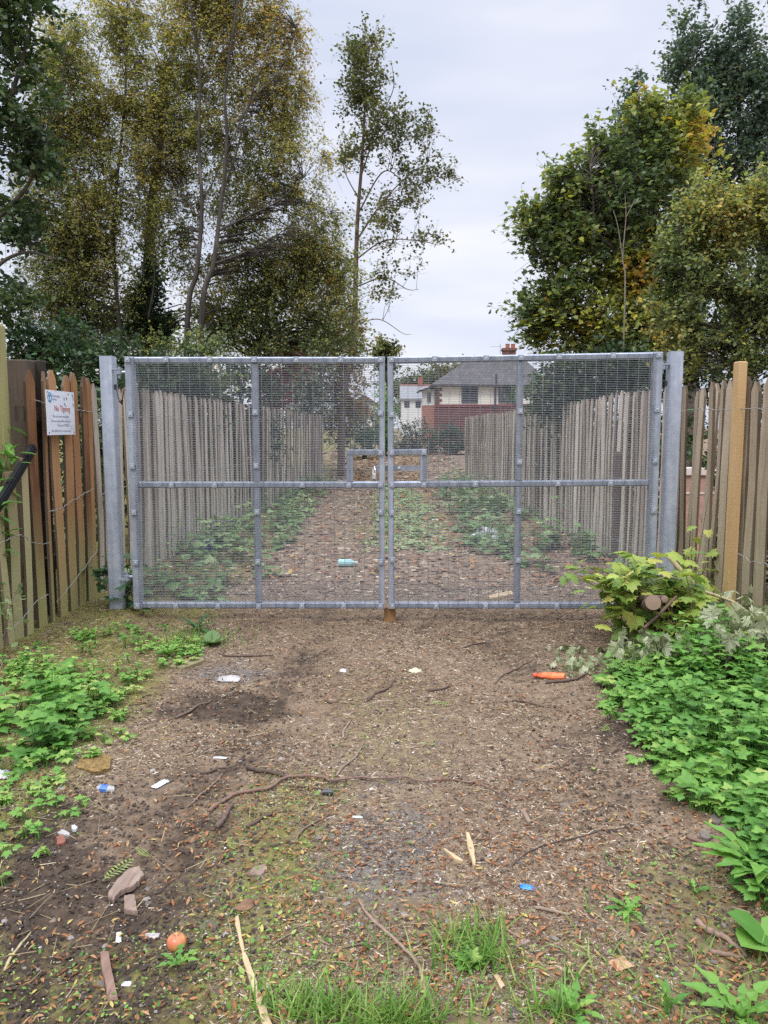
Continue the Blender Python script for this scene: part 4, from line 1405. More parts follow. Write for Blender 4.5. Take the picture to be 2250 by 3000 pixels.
fc = thing('cut_down_fence', 'mossy pales cut off on a slope under a black capping strip', 'fence', (-2.47, 4.9, 0))
base_y = list(np.arange(4.36, 5.30, .140))
for k, y in enumerate(base_y):
    x = -2.46 + .01 * math.sin(k * 2.1)
    s = (y - 4.85) / .45
    top = 1.00 + .30 * s
    me = pale_mesh(900 + k, .09 * g.uniform(.85, 1.15), .020, top + .02)
    me.materials.append(M['pk_low'])
    me.materials.append(M['edgeshade'])
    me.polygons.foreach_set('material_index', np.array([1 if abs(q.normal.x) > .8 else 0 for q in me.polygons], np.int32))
    # saw the pale off: flatten its point below the strip
    vv = np.zeros(len(me.vertices) * 3, np.float32)
    me.vertices.foreach_get('co', vv)
    vv = vv.reshape(-1, 3)
    vv[16:20, :2] = vv[12:16, :2]
    me.vertices.foreach_set('co', vv.ravel())
    z = float(gh(x, y))
    inst('pale', me, fc, (x, y, z - .03), (g.normal(0, .01), g.normal(0, .01), math.radians(86) + g.normal(0, .09)))
mb = MB()
p0 = np.array([-2.43, 4.36, .70])
p1 = np.array([-2.43, 5.33, 1.345])
dd = (p1 - p0)
nn = np.array([0, -dd[2], dd[1]])
nn /= np.linalg.norm(nn)
mb.obox((p0 + p1) / 2 + nn * .012, dd / 2, (.014, 0, 0), nn * .008)
mb.obox((p0 + p1) / 2 + np.array([.018, 0, 0]) - nn * .012, dd / 2, (.004, 0, 0), nn * .022)
mb.build('capping_strip', M['strip'], fc)
mb = MB()
wire(mb, [(-2.41, 4.5, .74), (-2.40, 4.9, .77), (-2.40, 5.05, .76), (-2.39, 5.2, .69), (-2.38, 5.42, .655)], seed=5)
wire(mb, [(-2.41, 4.6, .16), (-2.40, 4.95, .2), (-2.40, 5.2, .28), (-2.38, 5.35, .30)], seed=6)
mb.build('wire_strand', M['fwire'], fc)


def post(name, label, x, y, wx, wy, h, material, rz=0.0, cut=.0, cat='post', cap=None):
    z = float(gh(x, y))
    mb = MB()
    bz = -.15
    c = .006
    v = []
    for zz in (bz, h - c):
        v += [(-wx, -wy, zz), (wx, -wy, zz), (wx, wy, zz), (-wx, wy, zz)]
    v += [(-wx + c, -wy + c, h), (wx - c, -wy + c, h + cut), (wx - c, wy - c, h + cut), (-wx + c, wy - c, h)]
    f = [(3, 2, 1, 0), (8, 9, 10, 11)]
    for a in (0, 4):
        for j in range(4):
            f.append((a + j, a + (j + 1) % 4, a + 4 + (j + 1) % 4, a + 4 + j))
    mb.add(v, f)
    me = mb.mesh(name)
    me.materials.append(material)
    o = bpy.data.objects.new(name, me)
    C.objects.link(o)
    o.location = (x, y, z)
    o.rotation_euler = (0, 0, rz)
    ORG[o.name] = np.array((x, y, z))
    return tag(o, label, cat)


post('timber_post', 'tall pale green treated post at the left frame edge', -2.60, 5.20, .06, .06, 2.11, M['greenpost'], .1)
post('timber_post', 'second green treated post touching the tall one at the left frame edge', -2.66, 5.02, .05, .05, 2.14, M['greenpost'], .06)
post('old_post', 'wide dark old timber post behind the first brown pale', -2.635, 5.62, .09, .07, 1.90, M['darkpost'], .05)
post('old_post', 'dark square old post end beside the wide dark timber', -2.565, 5.75, .05, .05, 1.90, M['darkpost'], .05)
post('new_post', 'fresh orange softwood post in front of the right pales', 2.415, 5.28, .031, .031, 1.85, M['newpost'], .12)

# -- right front fence
fr = thing('pale_fence', 'weathered tan pale fence right of the gate', 'fence', (2.47, 5.6, 0))
mm = make_meshes(M['pk_grey'], .090, .020, 1.78, 8, 7, .02)
yy = [6.42, 6.31, 6.20, 6.08, 5.95, 5.82, 5.69, 5.56, 5.43, 5.29, 5.14, 4.97, 4.82, 4.67, 4.52]
for k, y in enumerate(yy):
    x = 2.475 + g.normal(0, .012)
    z = float(gh(x, y))
    inst('pale', mm[(k * 3) % 8], fr, (x, y, z - .03), (g.normal(0, .010), g.normal(0, .010), math.radians(-88) + g.normal(0, .12)))
mb = MB()
wire(mb, [(2.425, 6.4, 1.60), (2.42, 5.95, 1.615), (2.42, 5.5, 1.60), (2.42, 5.1, 1.60), (2.42, 4.6, 1.6)], seed=8)
wire(mb, [(2.425, 5.2, .62), (2.42, 5.0, .60), (2.42, 4.6, .63)], seed=9)
mb.build('wire_strand', M['fwire'], fr)


# -- lane fences behind the gate
def lane_fence(label, p, q, seed, pitch=.122, h=1.80, h2=1.80):
    g = np.random.default_rng(seed)
    rt = thing('lane_fence', label, 'fence', ((p[0] + q[0]) / 2, (p[1] + q[1]) / 2, 0), 'fences along the lane')
    mm = make_meshes(M['pk_lane'], .084, .020, h, 10, seed, .008)
    pts = list(fence_line(p, q, pitch, g))
    ang = math.atan2(q[1] - p[1], q[0] - p[0])
    rest = MB()
    for k, pt in enumerate(pts):
        z = float(gh(*pt))
        hs_ = 1 + (h2 / h - 1) * k / len(pts)
        rz = ang + g.normal(0, .10)
        lo = (pt[0] + g.normal(0, .01), pt[1], z - .03)
        if k < 100:
            inst('pale', mm[g.integers(10)], rt, lo, (g.normal(0, .006), g.normal(0, .008), rz), (1, 1, hs_))
        else:
            me = mm[g.integers(10)]
            vv = np.zeros(len(me.vertices) * 3)
            me.vertices.foreach_get('co', vv)
            vv = vv.reshape(-1, 3) * [1, 1, hs_]
            c, s = math.cos(rz), math.sin(rz)
            vv = np.stack([vv[:, 0] * c - vv[:, 1] * s, vv[:, 0] * s + vv[:, 1] * c, vv[:, 2]], 1) + lo
            for mi_ in (0, 1):
                rest.add(vv, [tuple(pl.vertices) for pl in me.polygons if pl.material_index == mi_], mat=mi_)
    if rest.n:
        o = rest.build('far_pales', [M['pk_lane'], M['edgeshade']], rt)
        o['kind'] = 'stuff'
    mb = MB()
    sx = .05 if p[0] < 0 else -.05
    P3 = lambda s, z: (p[0] + (q[0] - p[0]) * s + sx, p[1] + (q[1] - p[1]) * s, z)
    for z in (1.55, .95, .3):
        wire(mb, [P3(s, z + g.normal(0, .03)) for s in np.linspace(0, 1, 9)], .0025, .015, seed + int(z * 10))
    mb.build('wire_strand', M['fwire'], rt)
    return rt


lane_fence('silvered pale fence along the left side of the lane behind the gate', (-2.42, 6.42), (-1.67, 20.7), 21)
lane_fence('silvered pale fence along the right side of the lane behind the gate', (2.475, 6.50), (2.19, 20.7), 22, h2=1.70)

# ------------------------------------------------------------------ steel gate
YG = 5.78


def pane_uz(px, py):
    p = P(px, py, YG)
    return p[0], p[2]


xL = pane_uz(364, 1045)[0]
xM1 = pane_uz(1128, 1300)[0]
xM2 = pane_uz(1138, 1300)[0]
xR = 2.035
zT = pane_uz(700, 1045)[1]
zB = pane_uz(700, 1784)[1]
HG = zT - zB
clamp_cache = {}


def clamp_mesh():
    if 'm' not in clamp_cache:
        mb = MB()
        s = .021
        mb.add([(-s, 0, -s), (s, 0, -s), (s, 0, s), (-s, 0, s), (-s * .85, -.007, -s * .85), (s * .85, -.007, -s * .85), (s * .85, -.007, s * .85), (-s * .85, -.007, s * .85)],
               [(0, 1, 5, 4), (1, 2, 6, 5), (2, 3, 7, 6), (3, 0, 4, 7), (4, 5, 6, 7), (3, 2, 1, 0)], mat=0)
        th = np.arange(8) * math.pi / 4
        r = .0095
        v = [(r * math.cos(a), -.006, r * math.sin(a)) for a in th] + [(r * .7 * math.cos(a), -.013, r * .7 * math.sin(a)) for a in th]
        mb.add(v, [(j, (j + 1) % 8, 8 + (j + 1) % 8, 8 + j) for j in range(8)] + [tuple(range(8, 16))], mat=1)
        me = mb.mesh('clamp')
        me.materials.append(M['galv'])
        me.materials.append(M['bolt'])
        clamp_cache['m'] = me
    return clamp_cache['m']


def bar(mb, M_, u0, u1, v0, v1, w0=0.0, w1=.05, c=.004):
    """rectangular steel section in the leaf's own plane (u across, v up, w back), small chamfer"""
    pts = []
    for w, e in ((w0, c), (w0 + c, 0), (w1, 0)):
        for u, v in ((u0 + e, v0 + e), (u1 - e, v0 + e), (u1 - e, v1 - e), (u0 + e, v1 - e)):
            pts.append(M_(u, v, w))
    f = [(0, 1, 2, 3), (11, 10, 9, 8)]
    for a in (0, 4):
        for j in range(4):
            f.append((a + j, a + 4 + j, a + 4 + (j + 1) % 4, a + (j + 1) % 4))
    mb.add(pts, f)


def leaf(label, M_, W, H, hinge_left, midu, hole, rot_extra, clamps):
    """one gate leaf. hole = (u0,u1,v0,v1) clear opening for the lock"""
    o3 = M_(W / 2, 0, .025)
    rt = thing('gate_leaf', label, 'gate', o3, 'leaves of the double gate')
    SH, SM, RL = .068, .045, .048
    sl, sr = (SH, SM) if hinge_left else (SM, SH)
    fm = MB()
    bar(fm, M_, 0, sl, 0, H)
    bar(fm, M_, W - sr, W, 0, H)
    bar(fm, M_, sl, W - sr, H - RL, H - .001, .001, .049, .009)
    bar(fm, M_, sl, W - sr, .001, RL, .001, .049, .010)
    fm.build('frame', M['galv'], rt)
    vm = hole[2] - RL
    mr_ = MB()
    bar(mr_, M_, sl, W - sr, vm, vm + RL, .002, .048, .010)
    mr_.build('mid_rail', M['galv'], rt)
    ms_ = MB()
    bar(ms_, M_, midu - SM / 2, midu + SM / 2, RL, vm, .002, .047)
    bar(ms_, M_, midu - SM / 2, midu + SM / 2, vm + RL, H - RL, .002, .047)
    ms_.build('mid_stile', M['galv'], rt)
    hf = MB()
    u0, u1, v0, v1 = hole
    if hinge_left:
        bar(hf, M_, u0 - .048, u0, v0, v1, .002, .047)
        bar(hf, M_, u0 - .048, W - sr, v1, v1 + .042, .002, .047)
        ue0, ue1 = u0 - .044, W
    else:
        bar(hf, M_, u1, u1 + .048, v0, v1, .002, .047)
        bar(hf, M_, sl, u1 + .048, v1, v1 + .042, .002, .047)
        ue0, ue1 = 0, u1 + .044
    hf.build('lock_opening_frame', M['galv'], rt)
    # welded 358 mesh: horizontals every 12.7 mm, verticals every 76.2 mm
    wm = MB()
    ml, mr2 = (.043, W - SM + .008) if hinge_left else (SM - .008, W - .043)
    vs = np.arange(.016, H - .006, .01285)
    gw = np.random.default_rng(int(abs(midu) * 1000))
    p0, p1 = [], []
    # the clear cut-out in the mesh follows the lock frame's inner edges
    cu0, cu1 = (u0 - .012, W) if hinge_left else (0, u1 + .012)
    cv0, cv1 = v0 - .004, v1 + .004
    for v in vs:
        jl, jr = gw.normal(0, .0015, 2)
        if cv0 < v < cv1:
            if hinge_left:
                spans = [(ml + jl, cu0)]
            else:
                spans = [(cu1, mr2 + jr)]
        else:
            spans = [(ml + jl, mr2 + jr)]
        for a, c in spans:
            p0.append(M_(a, v, -.0035))
            p1.append(M_(c, v, -.0035))
    wm.segs(p0, p1, .0016, .0016, 5)
    p0, p1 = [], []
    us = np.arange(.10 if hinge_left else SM + .03, W - .05, .0762)
    for u in us:
        if cu0 < u < cu1:
            spans = [(.010, cv0), (cv1, H - .008)]
        else:
            spans = [(.010, H - .008)]
        for a, c in spans:
            p0.append(M_(u, a, -.0075))
            p1.append(M_(u, c, -.0075))
    wm.segs(p0, p1, .0016, .0016, 5)
    wm.build('mesh_panel', M['wire'], rt)
    for (u, v) in clamps:
        inst('clamp', clamp_mesh(), rt, M_(u, v, -.0098), (0, rot_extra, 0))
    return rt


WL = xM1 - xL
ML = lambda u, v, w: np.array([xL + u, YG + w, zB + v])


def uvl(lst):
    out = []
    for px, py in lst:
        x, z = pane_uz(px, py)
        out.append((x - xL, z - zB))
    return out


hv0, hv1 = pane_uz(1070, 1411)[1] - zB, pane_uz(1070, 1334)[1] - zB
hu0, hu1 = pane_uz(1034, 1372)[0] - xL, pane_uz(1112, 1372)[0] - xL
midL = pane_uz(745, 1060)[0] - xL
uu = lambda px, py: pane_uz(px, py)[0] - xL
ctop, cbot, cmid = HG - .022, .024, hv0 - .024
clL = [(uu(374, 1053), ctop), (uu(487, 1053), ctop), (uu(615, 1053), ctop), (midL, ctop), (uu(868, 1053), ctop), (uu(998, 1053), ctop), (WL - .034, ctop)]
clL += [(.032, pane_uz(380, y)[1] - zB) for y in (1214, 1366, 1501, 1648)] + [(.034, cbot)]
clL += [(midL, pane_uz(745, y)[1] - zB) for y in (1208, 1365, 1500, 1646)] + [(midL, cbot)]
clL += [(WL - .034, pane_uz(1114, y)[1] - zB) for y in (1210, 1500, 1646)] + [(WL - .034, cbot), (WL - .034, hv1 + .02), (WL - .034, cmid)]
clL += [(uu(503, 1424), cmid), (uu(629, 1424), cmid), (uu(886, 1424), cmid), (uu(1022, 1424), cmid)]
clL += [(uu(516, 1774), cbot), (uu(639, 1774), cbot), (uu(885, 1774), cbot), (uu(1007, 1774), cbot)]
gateL = leaf('left leaf of the galvanised mesh gate, where the padlock hangs', ML, WL, HG, True, midL, (hu0, hu1, hv0, hv1), 0, clL)
# right leaf hangs a touch forward and lifts toward its hinges
ROT = math.radians(.70)
fw = .115
WR = xR - xM2
cr_, sr_ = math.cos(ROT), math.sin(ROT)
MR = lambda u, v, w: np.array([xM2 + u * cr_ - v * sr_ * .35, YG + w - fw * u / WR, zB + v + u * sr_])
hv0r, hv1r = hv0, hv1
hu0r, hu1r = pane_uz(1157, 1372)[0] - xM2, pane_uz(1233, 1372)[0] - xM2
ur = lambda px, py: pane_uz(px, py)[0] - xM2
midR = ur(1525, 1060)
clR = [(.03, ctop)] + [(ur(x, 1053), ctop) for x in (1276, 1425)] + [(midR, ctop), (ur(1634, 1050), ctop), (ur(1788, 1050), ctop), (WR - .034, ctop)]
clR += [(midR, pane_uz(1520, y)[1] - zB) for y in (1210, 1357, 1500, 1642)] + [(midR, cbot)]
clR += [(.03, pane_uz(1150, y)[1] - zB) for y in (1215, 1502, 1640)] + [(.03, cbot), (.03, hv1 + .02), (.03, cmid)]
clR += [(hu1r + .026, hv1 + .02), (hu1r + .026, cmid), (ur(1392, 1420), cmid), (ur(1629, 1420), cmid), (ur(1778, 1420), cmid)]
clR += [(WR - .034, pane_uz(1890, y)[1] - zB) for y in (1210, 1357, 1500, 1642)]
clR += [(ur(1277, 1774), cbot), (ur(1420, 1774), cbot), (ur(1624, 1774), cbot), (ur(1780, 1774), cbot)]
gateR = leaf('right leaf of the galvanised mesh gate, with the slide bolt behind its opening', MR, WR, HG, False, midR, (hu0r, hu1r, hv0r, hv1r), -ROT, clR)
# slide bolt behind the right leaf
mb = MB()
zbolt = pane_uz(1180, 1373)[1]
bx0, bx1 = pane_uz(1093, 1373)[0], pane_uz(1236, 1373)[0]
mb.box((bx0, YG + .056, zbolt - .019), (bx1, YG + .066, zbolt + .019))
mb.build('slide_bolt', M['galv'], gateR)
mb = MB()
xk = pane_uz(1169, 1374)[0]
mb.tube([(xk, YG + .057, zbolt), (xk, YG + .047, zbolt), (xk, YG + .043, zbolt)], [.012, .012, .008], 10)
mb.build('bolt_stud', M['bolt'], gateR)
# padlock
px_, pz_ = pane_uz(1096, 1396)
pl = thing('padlock', 'steel padlock hanging in the left lock opening', 'padlock', (px_, YG + .03, pz_))
mb = MB()
wv, hv = .0135, .021
mb.add([(px_ + a * wv * s, YG + .024 + b_ * .009 * s, pz_ + c_) for c_, s in ((-hv, .85), (-hv + .004, 1), (hv - .004, 1), (hv, .85)) for a, b_ in ((-1, -1), (1, -1), (1, 1), (-1, 1))],
       [(3, 2, 1, 0), (12, 13, 14, 15)] + [(i * 4 + j, i * 4 + (j + 1) % 4, i * 4 + 4 + (j + 1) % 4, i * 4 + 4 + j) for i in range(3) for j in range(4)])
mb.build('lock_body', plain('padlock_steel', (.6, .6, .6), .3, .7, .1), pl)
mb = MB()
mb.tube([(px_ + .008, YG + .026, pz_ + hv - .002), (px_ + .008, YG + .030, pz_ + .045), (px_ + .003, YG + .045, zbolt + .012), (px_ - .004, YG + .078, zbolt + .004), (px_ - .008, YG + .04, pz_ + .045), (px_ - .008, YG + .026, pz_ + hv - .002)], .0042, 8)
mb.build('shackle', M['bolt'], pl)


def galv_post(label, x0, x1, y0, h, lean=0):
    xm = (x0 + x1) / 2
    hw = (x1 - x0) / 2
    z = float(gh(xm, y0 + hw))
    rt = thing('gate_post', label, 'post', (xm, y0 + hw, z), 'steel gate posts')
    mb = MB()
    c = .008
    v = []
    for zz in (-.2, h - z):
        for a, b_ in ((-hw + c, -hw), (hw - c, -hw), (hw, -hw + c), (hw, hw - c), (hw - c, hw), (-hw + c, hw), (-hw, hw - c), (-hw, -hw + c)):
            v.append((xm + a + lean * zz, y0 + hw + b_, z + zz))
    f = [tuple(range(8))[::-1]] + [(j, (j + 1) % 8, 8 + (j + 1) % 8, 8 + j) for j in range(8)]
    mb.add(v, f)
    mb.build('post_tube', M['galvpost'], rt)
    mb = MB()
    v2 = [(q[0], q[1], h + .0005) for q in v[8:]]
    v3 = [(q[0] * 1.0, q[1], h + .004) for q in v[8:]]
    mb.add(v2 + v3, [(j, (j + 1) % 8, 8 + (j + 1) % 8, 8 + j) for j in range(8)] + [tuple(range(8, 16))])
    mb.build('post_cap', M['galvpost'], rt)
    return rt


zpl = P(309, 1044, 5.86)[2]
xpl0, xpl1 = P(290, 1060, 5.86)[0], P(329, 1060, 5.86)[0]
pL = galv_post('left steel gate post beside the sign fence', xpl0, xpl1, 5.86, zpl)
zpr = P(1985, 1030, 5.75)[2]
xpr0, xpr1 = P(1967, 1040, 5.75)[0], P(2003, 1040, 5.75)[0]
pR = galv_post('right steel gate post beside the tan fence', xpr0 - .003, xpr1 + .003, 5.75, zpr)


def hinge(rt, xpost, xleaf, y, z, up, nm='hinge'):
    """welded lug with an eye and an eye bolt to the leaf"""
    s = 1 if xleaf > xpost else -1
    mb = MB()
    lz = z + .022 * up
    xe = xpost + s * .05
    mb.box((min(xpost, xe), y - .022, lz - .006), (max(xpost, xe), y + .022, lz + .006))
    mb.tube([(xe, y, lz - .008), (xe, y, lz + .008)], .026, 12)
    mb.tube([(xe, y, z - .045), (xe, y, z + .04)], .011, 8)
    mb.tube([(xe, y, z - .016), (xe, y, z + .012)], .024, 12)
    mb.tube([(xe + s * .02, y, z), (xleaf + s * .004, y, z)], .011, 8)
    mb.build(nm, M['galv'], rt)


zh1 = P(345, 1090, 5.85)[2]
zh2 = P(380, 1690, 5.85)[2]
hinge(pL, xpl1 - .001, xL, 5.84 + .02, zh1, 1)
hinge(pL, xpl1 - .001, xL, 5.84 + .02, zh2, -1)
zh1 = P(1940, 1075, 5.75)[2]
hinge(pR, xpr0 - .002, xR - .01, 5.78, zh1, 1)
hinge(pR, xpr0 - .002, xR - .01, 5.78, P(1900, 1690, 5.75)[2], -1)
# limit cables looping from post to leaf
for (lab, pts, Y) in (('black limit cable looping from the left post to its leaf', [(338, 1135), (343, 1150), (350, 1176), (355, 1180), (359, 1170), (364, 1140)], 5.85), ('black limit cable looping from the right post to its leaf', [(1951, 1124), (1944, 1142), (1930, 1168), (1926, 1170), (1922, 1160), (1917, 1130)], 5.74)):
    p3 = [P(a, b_, Y - .005) for a, b_ in pts]
    rt = thing('limit_cable', lab, 'cable', p3[3], 'limit cables of the gate')
    mb = MB()
    mb.tube(smoothline(p3, 5), .0035, 6)
    mb.build('cable', M['black'], rt)
    mb = MB()
    mb.tube([p3[0] + [0, 0, .022], p3[0] + [0, 0, -.018]], .011, 8)
    mb.tube([p3[2] + (p3[3] - p3[2]) * .3 + [0, 0, .004], p3[3] - [0, 0, .008], p3[4] + (p3[3] - p3[4]) * .3 + [0, 0, .004]], .0105, 8)
    mb.build('rubber_sleeve', M['black'], rt)
# wooden block under the meeting stiles
bp = G(1142, 1822)
zb_top = zB - .004
bz0 = bp[2] - .01
mb = MB()
bw, bd_ = .045, .045
mb.box((bp[0] - bw, bp[1], bz0), (bp[0] + bw, bp[1] + .10, zb_top))
o = mb.build('wooden_block', M['block'], org=(bp[0], bp[1] + .05, bz0))
tag(o, 'sawn wooden block wedged on the ground under the meeting stiles of the gate', 'block')

# ------------------------------------------------------------------ sign
SX = -2.352
sy0, sy1 = 5.40, 5.885
sz1, sz0 = P(128, 1141, 5.4)[2], P(136, 1275, 5.4)[2]
sg = thing('warning_sign', 'white no tipping notice screwed to the brown pales', 'sign', (SX, (sy0 + sy1) / 2, (sz0 + sz1) / 2))
m, t, b = mat('sign_face')
nn_ = noise(t, 6, 4, .6)
n3 = noise(t, 1, 3, .6, None, (3, 30, 3))
r = ramp(t, [(.30, (.50, .52, .50)), (.42, (.74, .76, .82)), (.8, (.80, .82, .88))], nn_.outputs['Fac'])
t.links.new(r.outputs['Color'], b.inputs['Base Color'])
b.inputs['Roughness'].default_value = .45
mb = MB()
rc = .012
mb.box((SX - .004, sy0, sz0), (SX, sy1, sz1))
pnl = mb.build('panel', m, sg)
inkred = plain('faded_red_ink', (.50, .14, .10), .6, 0, .35, 40, 0)
inkgrey = plain('faded_grey_ink', (.40, .43, .50), .6, 0, .25, 60, 0)
inkblue = plain('logo_blue', (.10, .32, .55), .6, 0, .25, 30, 0)


def text(body, size, sy, z, material, name, xs=1.0, align='LEFT'):
    cu = bpy.data.curves.new(name, 'FONT')
    cu.body = body
    cu.size = size
    cu.align_x = align
    cu.extrude = .0004
    ob = bpy.data.objects.new(name, cu)
    dg = bpy.context.evaluated_depsgraph_get()
    C.objects.link(ob)
    bpy.context.view_layer.update()
    dg = bpy.context.evaluated_depsgraph_get()
    me = bpy.data.meshes.new_from_object(ob.evaluated_get(dg))
    C.objects.unlink(ob)
    bpy.data.objects.remove(ob)
    me.materials.clear()
    me.materials.append(material)
    o = bpy.data.objects.new(name, me)
    C.objects.link(o)
    o.parent = sg
    # text x runs along +Y of the world (away from the camera), facing +X
    o.matrix_local = Matrix.Translation(Vector((SX + .0012, sy, z)) - Vector(ORG[sg.name])) @ Matrix(((0, 0, 1, 0), (xs, 0, 0, 0), (0, 1, 0, 0), (0, 0, 0, 1)))
    return o


sw, sh = sy1 - sy0, sz1 - sz0
Sy = lambda f: sy0 + sw * f
Sz = lambda f: sz1 - sh * f
text('Environment', .024, Sy(.21), Sz(.145), inkgrey, 'lettering')
text('Agency', .024, Sy(.21), Sz(.215), inkgrey, 'lettering')
text('No Tipping', .060, Sy(.26), Sz(.46), inkred, 'heading')
text('This area is under surveillance', .0235, Sy(.19), Sz(.60), inkgrey, 'lettering')
text('Persons tipping will be prosecuted', .0235, Sy(.15), Sz(.705), inkgrey, 'lettering')
text('Fines up to £20,000', .0245, Sy(.34), Sz(.80), inkgrey, 'lettering')
text('Phone 0800 80 70 60 to report fly-tipping', .0200, Sy(.13), Sz(.925), inkgrey, 'lettering')
mb = MB()
cy_, cz_ = Sy(.12), Sz(.16)
th = np.linspace(0, 2 * math.pi, 25)[:-1]
ro, ri = .036, .026
vo = [(SX + .0016, cy_ + ro * math.cos(a), cz_ + ro * math.sin(a)) for a in th] + [(SX + .0016, cy_ + ri * math.cos(a), cz_ + ri * math.sin(a)) for a in th]
mb.add(vo, [(j, (j + 1) % 24, 24 + (j + 1) % 24, 24 + j) for j in range(24)])
# little figure with raised arms inside the ring
mb.add([(SX + .0016, cy_ + a, cz_ + b_) for a, b_ in ((-.006, -.034), (.006, -.034), (.005, -.004), (.020, .014), (.015, .019), (0, .004), (-.015, .019), (-.020, .014), (-.005, -.004))], [(0, 1, 2, 5, 8), (2, 3, 4, 5), (5, 6, 7, 8)])
mb.add([(SX + .0016, cy_ + .007 * math.cos(a), cz_ + .013 + .007 * math.sin(a)) for a in th], [tuple(range(24))])
mb.build('logo', inkblue, sg)
mb = MB()
for fy, fz in ((.04, .05), (.05, .95), (.95, .95), (.78, .06)):
    mb.tube([(SX, Sy(fy), Sz(fz)), (SX + .003, Sy(fy), Sz(fz))], .005, 8)
mb.build('screw', M['darktrim'], sg)
mb = MB()
for pts in ([(.92, .05), (.955, .10), (.96, .20)], [(.96, .27), (.95, .33)], [(.62, .14), (.62, .21)], [(.63, .27), (.66, .34)], [(.70, .14), (.72, .2)]):
    q = [(SX + .0012, Sy(a), Sz(c_)) for a, c_ in pts]
    mb.tube(q, [.0035] + [.002] * (len(q) - 1), 5)
mb.build('scratch', M['darktrim'], sg)

# ------------------------------------------------------------------ ground litter (stuff)
ZTOP = .004


def sample_ground(n, y0, y1, hw, power=1.0, dens=None, g=rng):
    """random ground points, thinner farther away"""
    out = []
    tot = 0
    while tot < n:
        k = n * 2
        u = g.uniform(0, 1, k)
        if power == 1.0:
            y = y0 * (y1 / y0) ** u
        else:
            y = (y0 ** (1 - power) + u * (y1 ** (1 - power) - y0 ** (1 - power))) ** (1 / (1 - power))
        hwx = np.minimum(hw, .56 * y + .35)
        x = g.uniform(-1, 1, k) * hwx
        keep = g.uniform(0, 1, k) < hwx / hw
        if dens is not None:
            keep &= g.uniform(0, 1, k) < dens(x, y)
        out.append(np.stack([x[keep], y[keep]], 1))
        tot += keep.sum()
    p = np.concatenate(out)[:n]
    return p


def zup(p, dz=.0):
    return np.stack([p[:, 0], p[:, 1], gh(p[:, 0], p[:, 1]) + dz], 1)


def stuff(o, label, cat):
    o['kind'] = 'stuff'
    tag(o, label, cat)
    return o


# wood chips and twig bits
p = sample_ground(80000, 1.75, 7.2, 2.4, 1.5, lambda x, y: np.clip(.25 + 1.5 * (fbm(x * 3.1, y * 3.1, 93) - .25) - .8 * dark_mask(x, y) - .2 * moss_mask(x, y), .06, 1))
n = len(p)
sc = np.stack([rng.lognormal(math.log(.0105), .6, n), rng.uniform(.0014, .0046, n), rng.uniform(.001, .003, n)], 1)
sc *= (1 + .10 * (p[:, 1:2] - 2))
mb = MB().scatter(*T_CHIP, zup(p, .001), rotm(rng.uniform(0, 6.28, n), rng.normal(0, .18, n), 0 * p[:, 0]), sc, np.clip(rng.normal(.52, .25, n) + .25 * (fbm(p[:, 0] * 2.5, p[:, 1] * 2.5, 91) - .5), 0, 1))
stuff(mb.build('wood_chip_litter', M['chips']), 'wood chips and broken twig bits strewn over the bare track', 'wood chips')
p = sample_ground(15000, 6.6, 34, 2.5, 1.5)
n = len(p)
sc = np.stack([rng.lognormal(math.log(.06), .4, n), rng.uniform(.008, .02, n), rng.uniform(.004, .01, n)], 1) * (.6 + p[:, 1:2] * .06)
mb = MB().scatter(*T_CHIP, zup(p, .001), rotm(rng.uniform(0, 6.28, n), rng.normal(0, .2, n), 0 * p[:, 0]), sc, np.clip(rng.normal(.48, .24, n), 0, 1))
stuff(mb.build('lane_litter', M['chips']), 'wood chips and dead leaves covering the lane behind the gate', 'wood chips')
# dry leaflets
p = sample_ground(6500, 1.75, 6.5, 2.4, 1.4, lambda x, y: np.clip(.12 + 2.2 * (fbm(x * 3.0, y * 3.0, 90) - .42) + .35 * ss(2.9, 2.2, y), .04, 1))
n = len(p)
mb = MB().scatter(*T_OVATE, zup(p, .006), rotm(rng.uniform(0, 6.28, n), rng.normal(0, .35, n), 0 * p[:, 0]), np.stack([rng.uniform(.007, .017, n), rng.uniform(.012, .032, n), rng.uniform(.02, .05, n)], 1), np.clip(rng.normal(.5, .27, n), 0, 1))
stuff(mb.build('leaf_litter', M['lf_dry']), 'small fallen orange and brown leaflets lying over the track', 'dead leaves')
p = sample_ground(2200, 7, 34, 2.4, 1.5)
n = len(p)
mb = MB().scatter(*T_OVATE, zup(p, .012), rotm(rng.uniform(0, 6.28, n), rng.normal(0, .4, n), 0 * p[:, 0]), rng.uniform(.04, .09, n) * (.6 + .05 * p[:, 1]), np.clip(rng.normal(.42, .22, n), 0, 1))
stuff(mb.build('lane_leaf_litter', M['lf_dry']), 'fallen leaves lying in the lane behind the gate', 'dead leaves')
# grit
p = sample_ground(9000, 1.75, 7, 2.0, 1.5, lambda x, y: np.clip(.25 + .9 * grey_mask(x, y), 0, 1))
n = len(p)
mb = MB().scatter(*T_STONE, zup(p, .001), rotm(rng.uniform(0, 6.28, n), rng.normal(0, .3, n), 0 * p[:, 0]), np.stack([rng.uniform(.002, .006, n)] * 2 + [rng.uniform(.002, .004, n)], 1) * np.where(rng.uniform(size=n) < .04, 2.6, 1)[:, None], np.clip(rng.normal(.5, .25, n), 0, 1))
stuff(mb.build('grit', M['grit']), 'small stones and grit trodden into the track', 'grit')
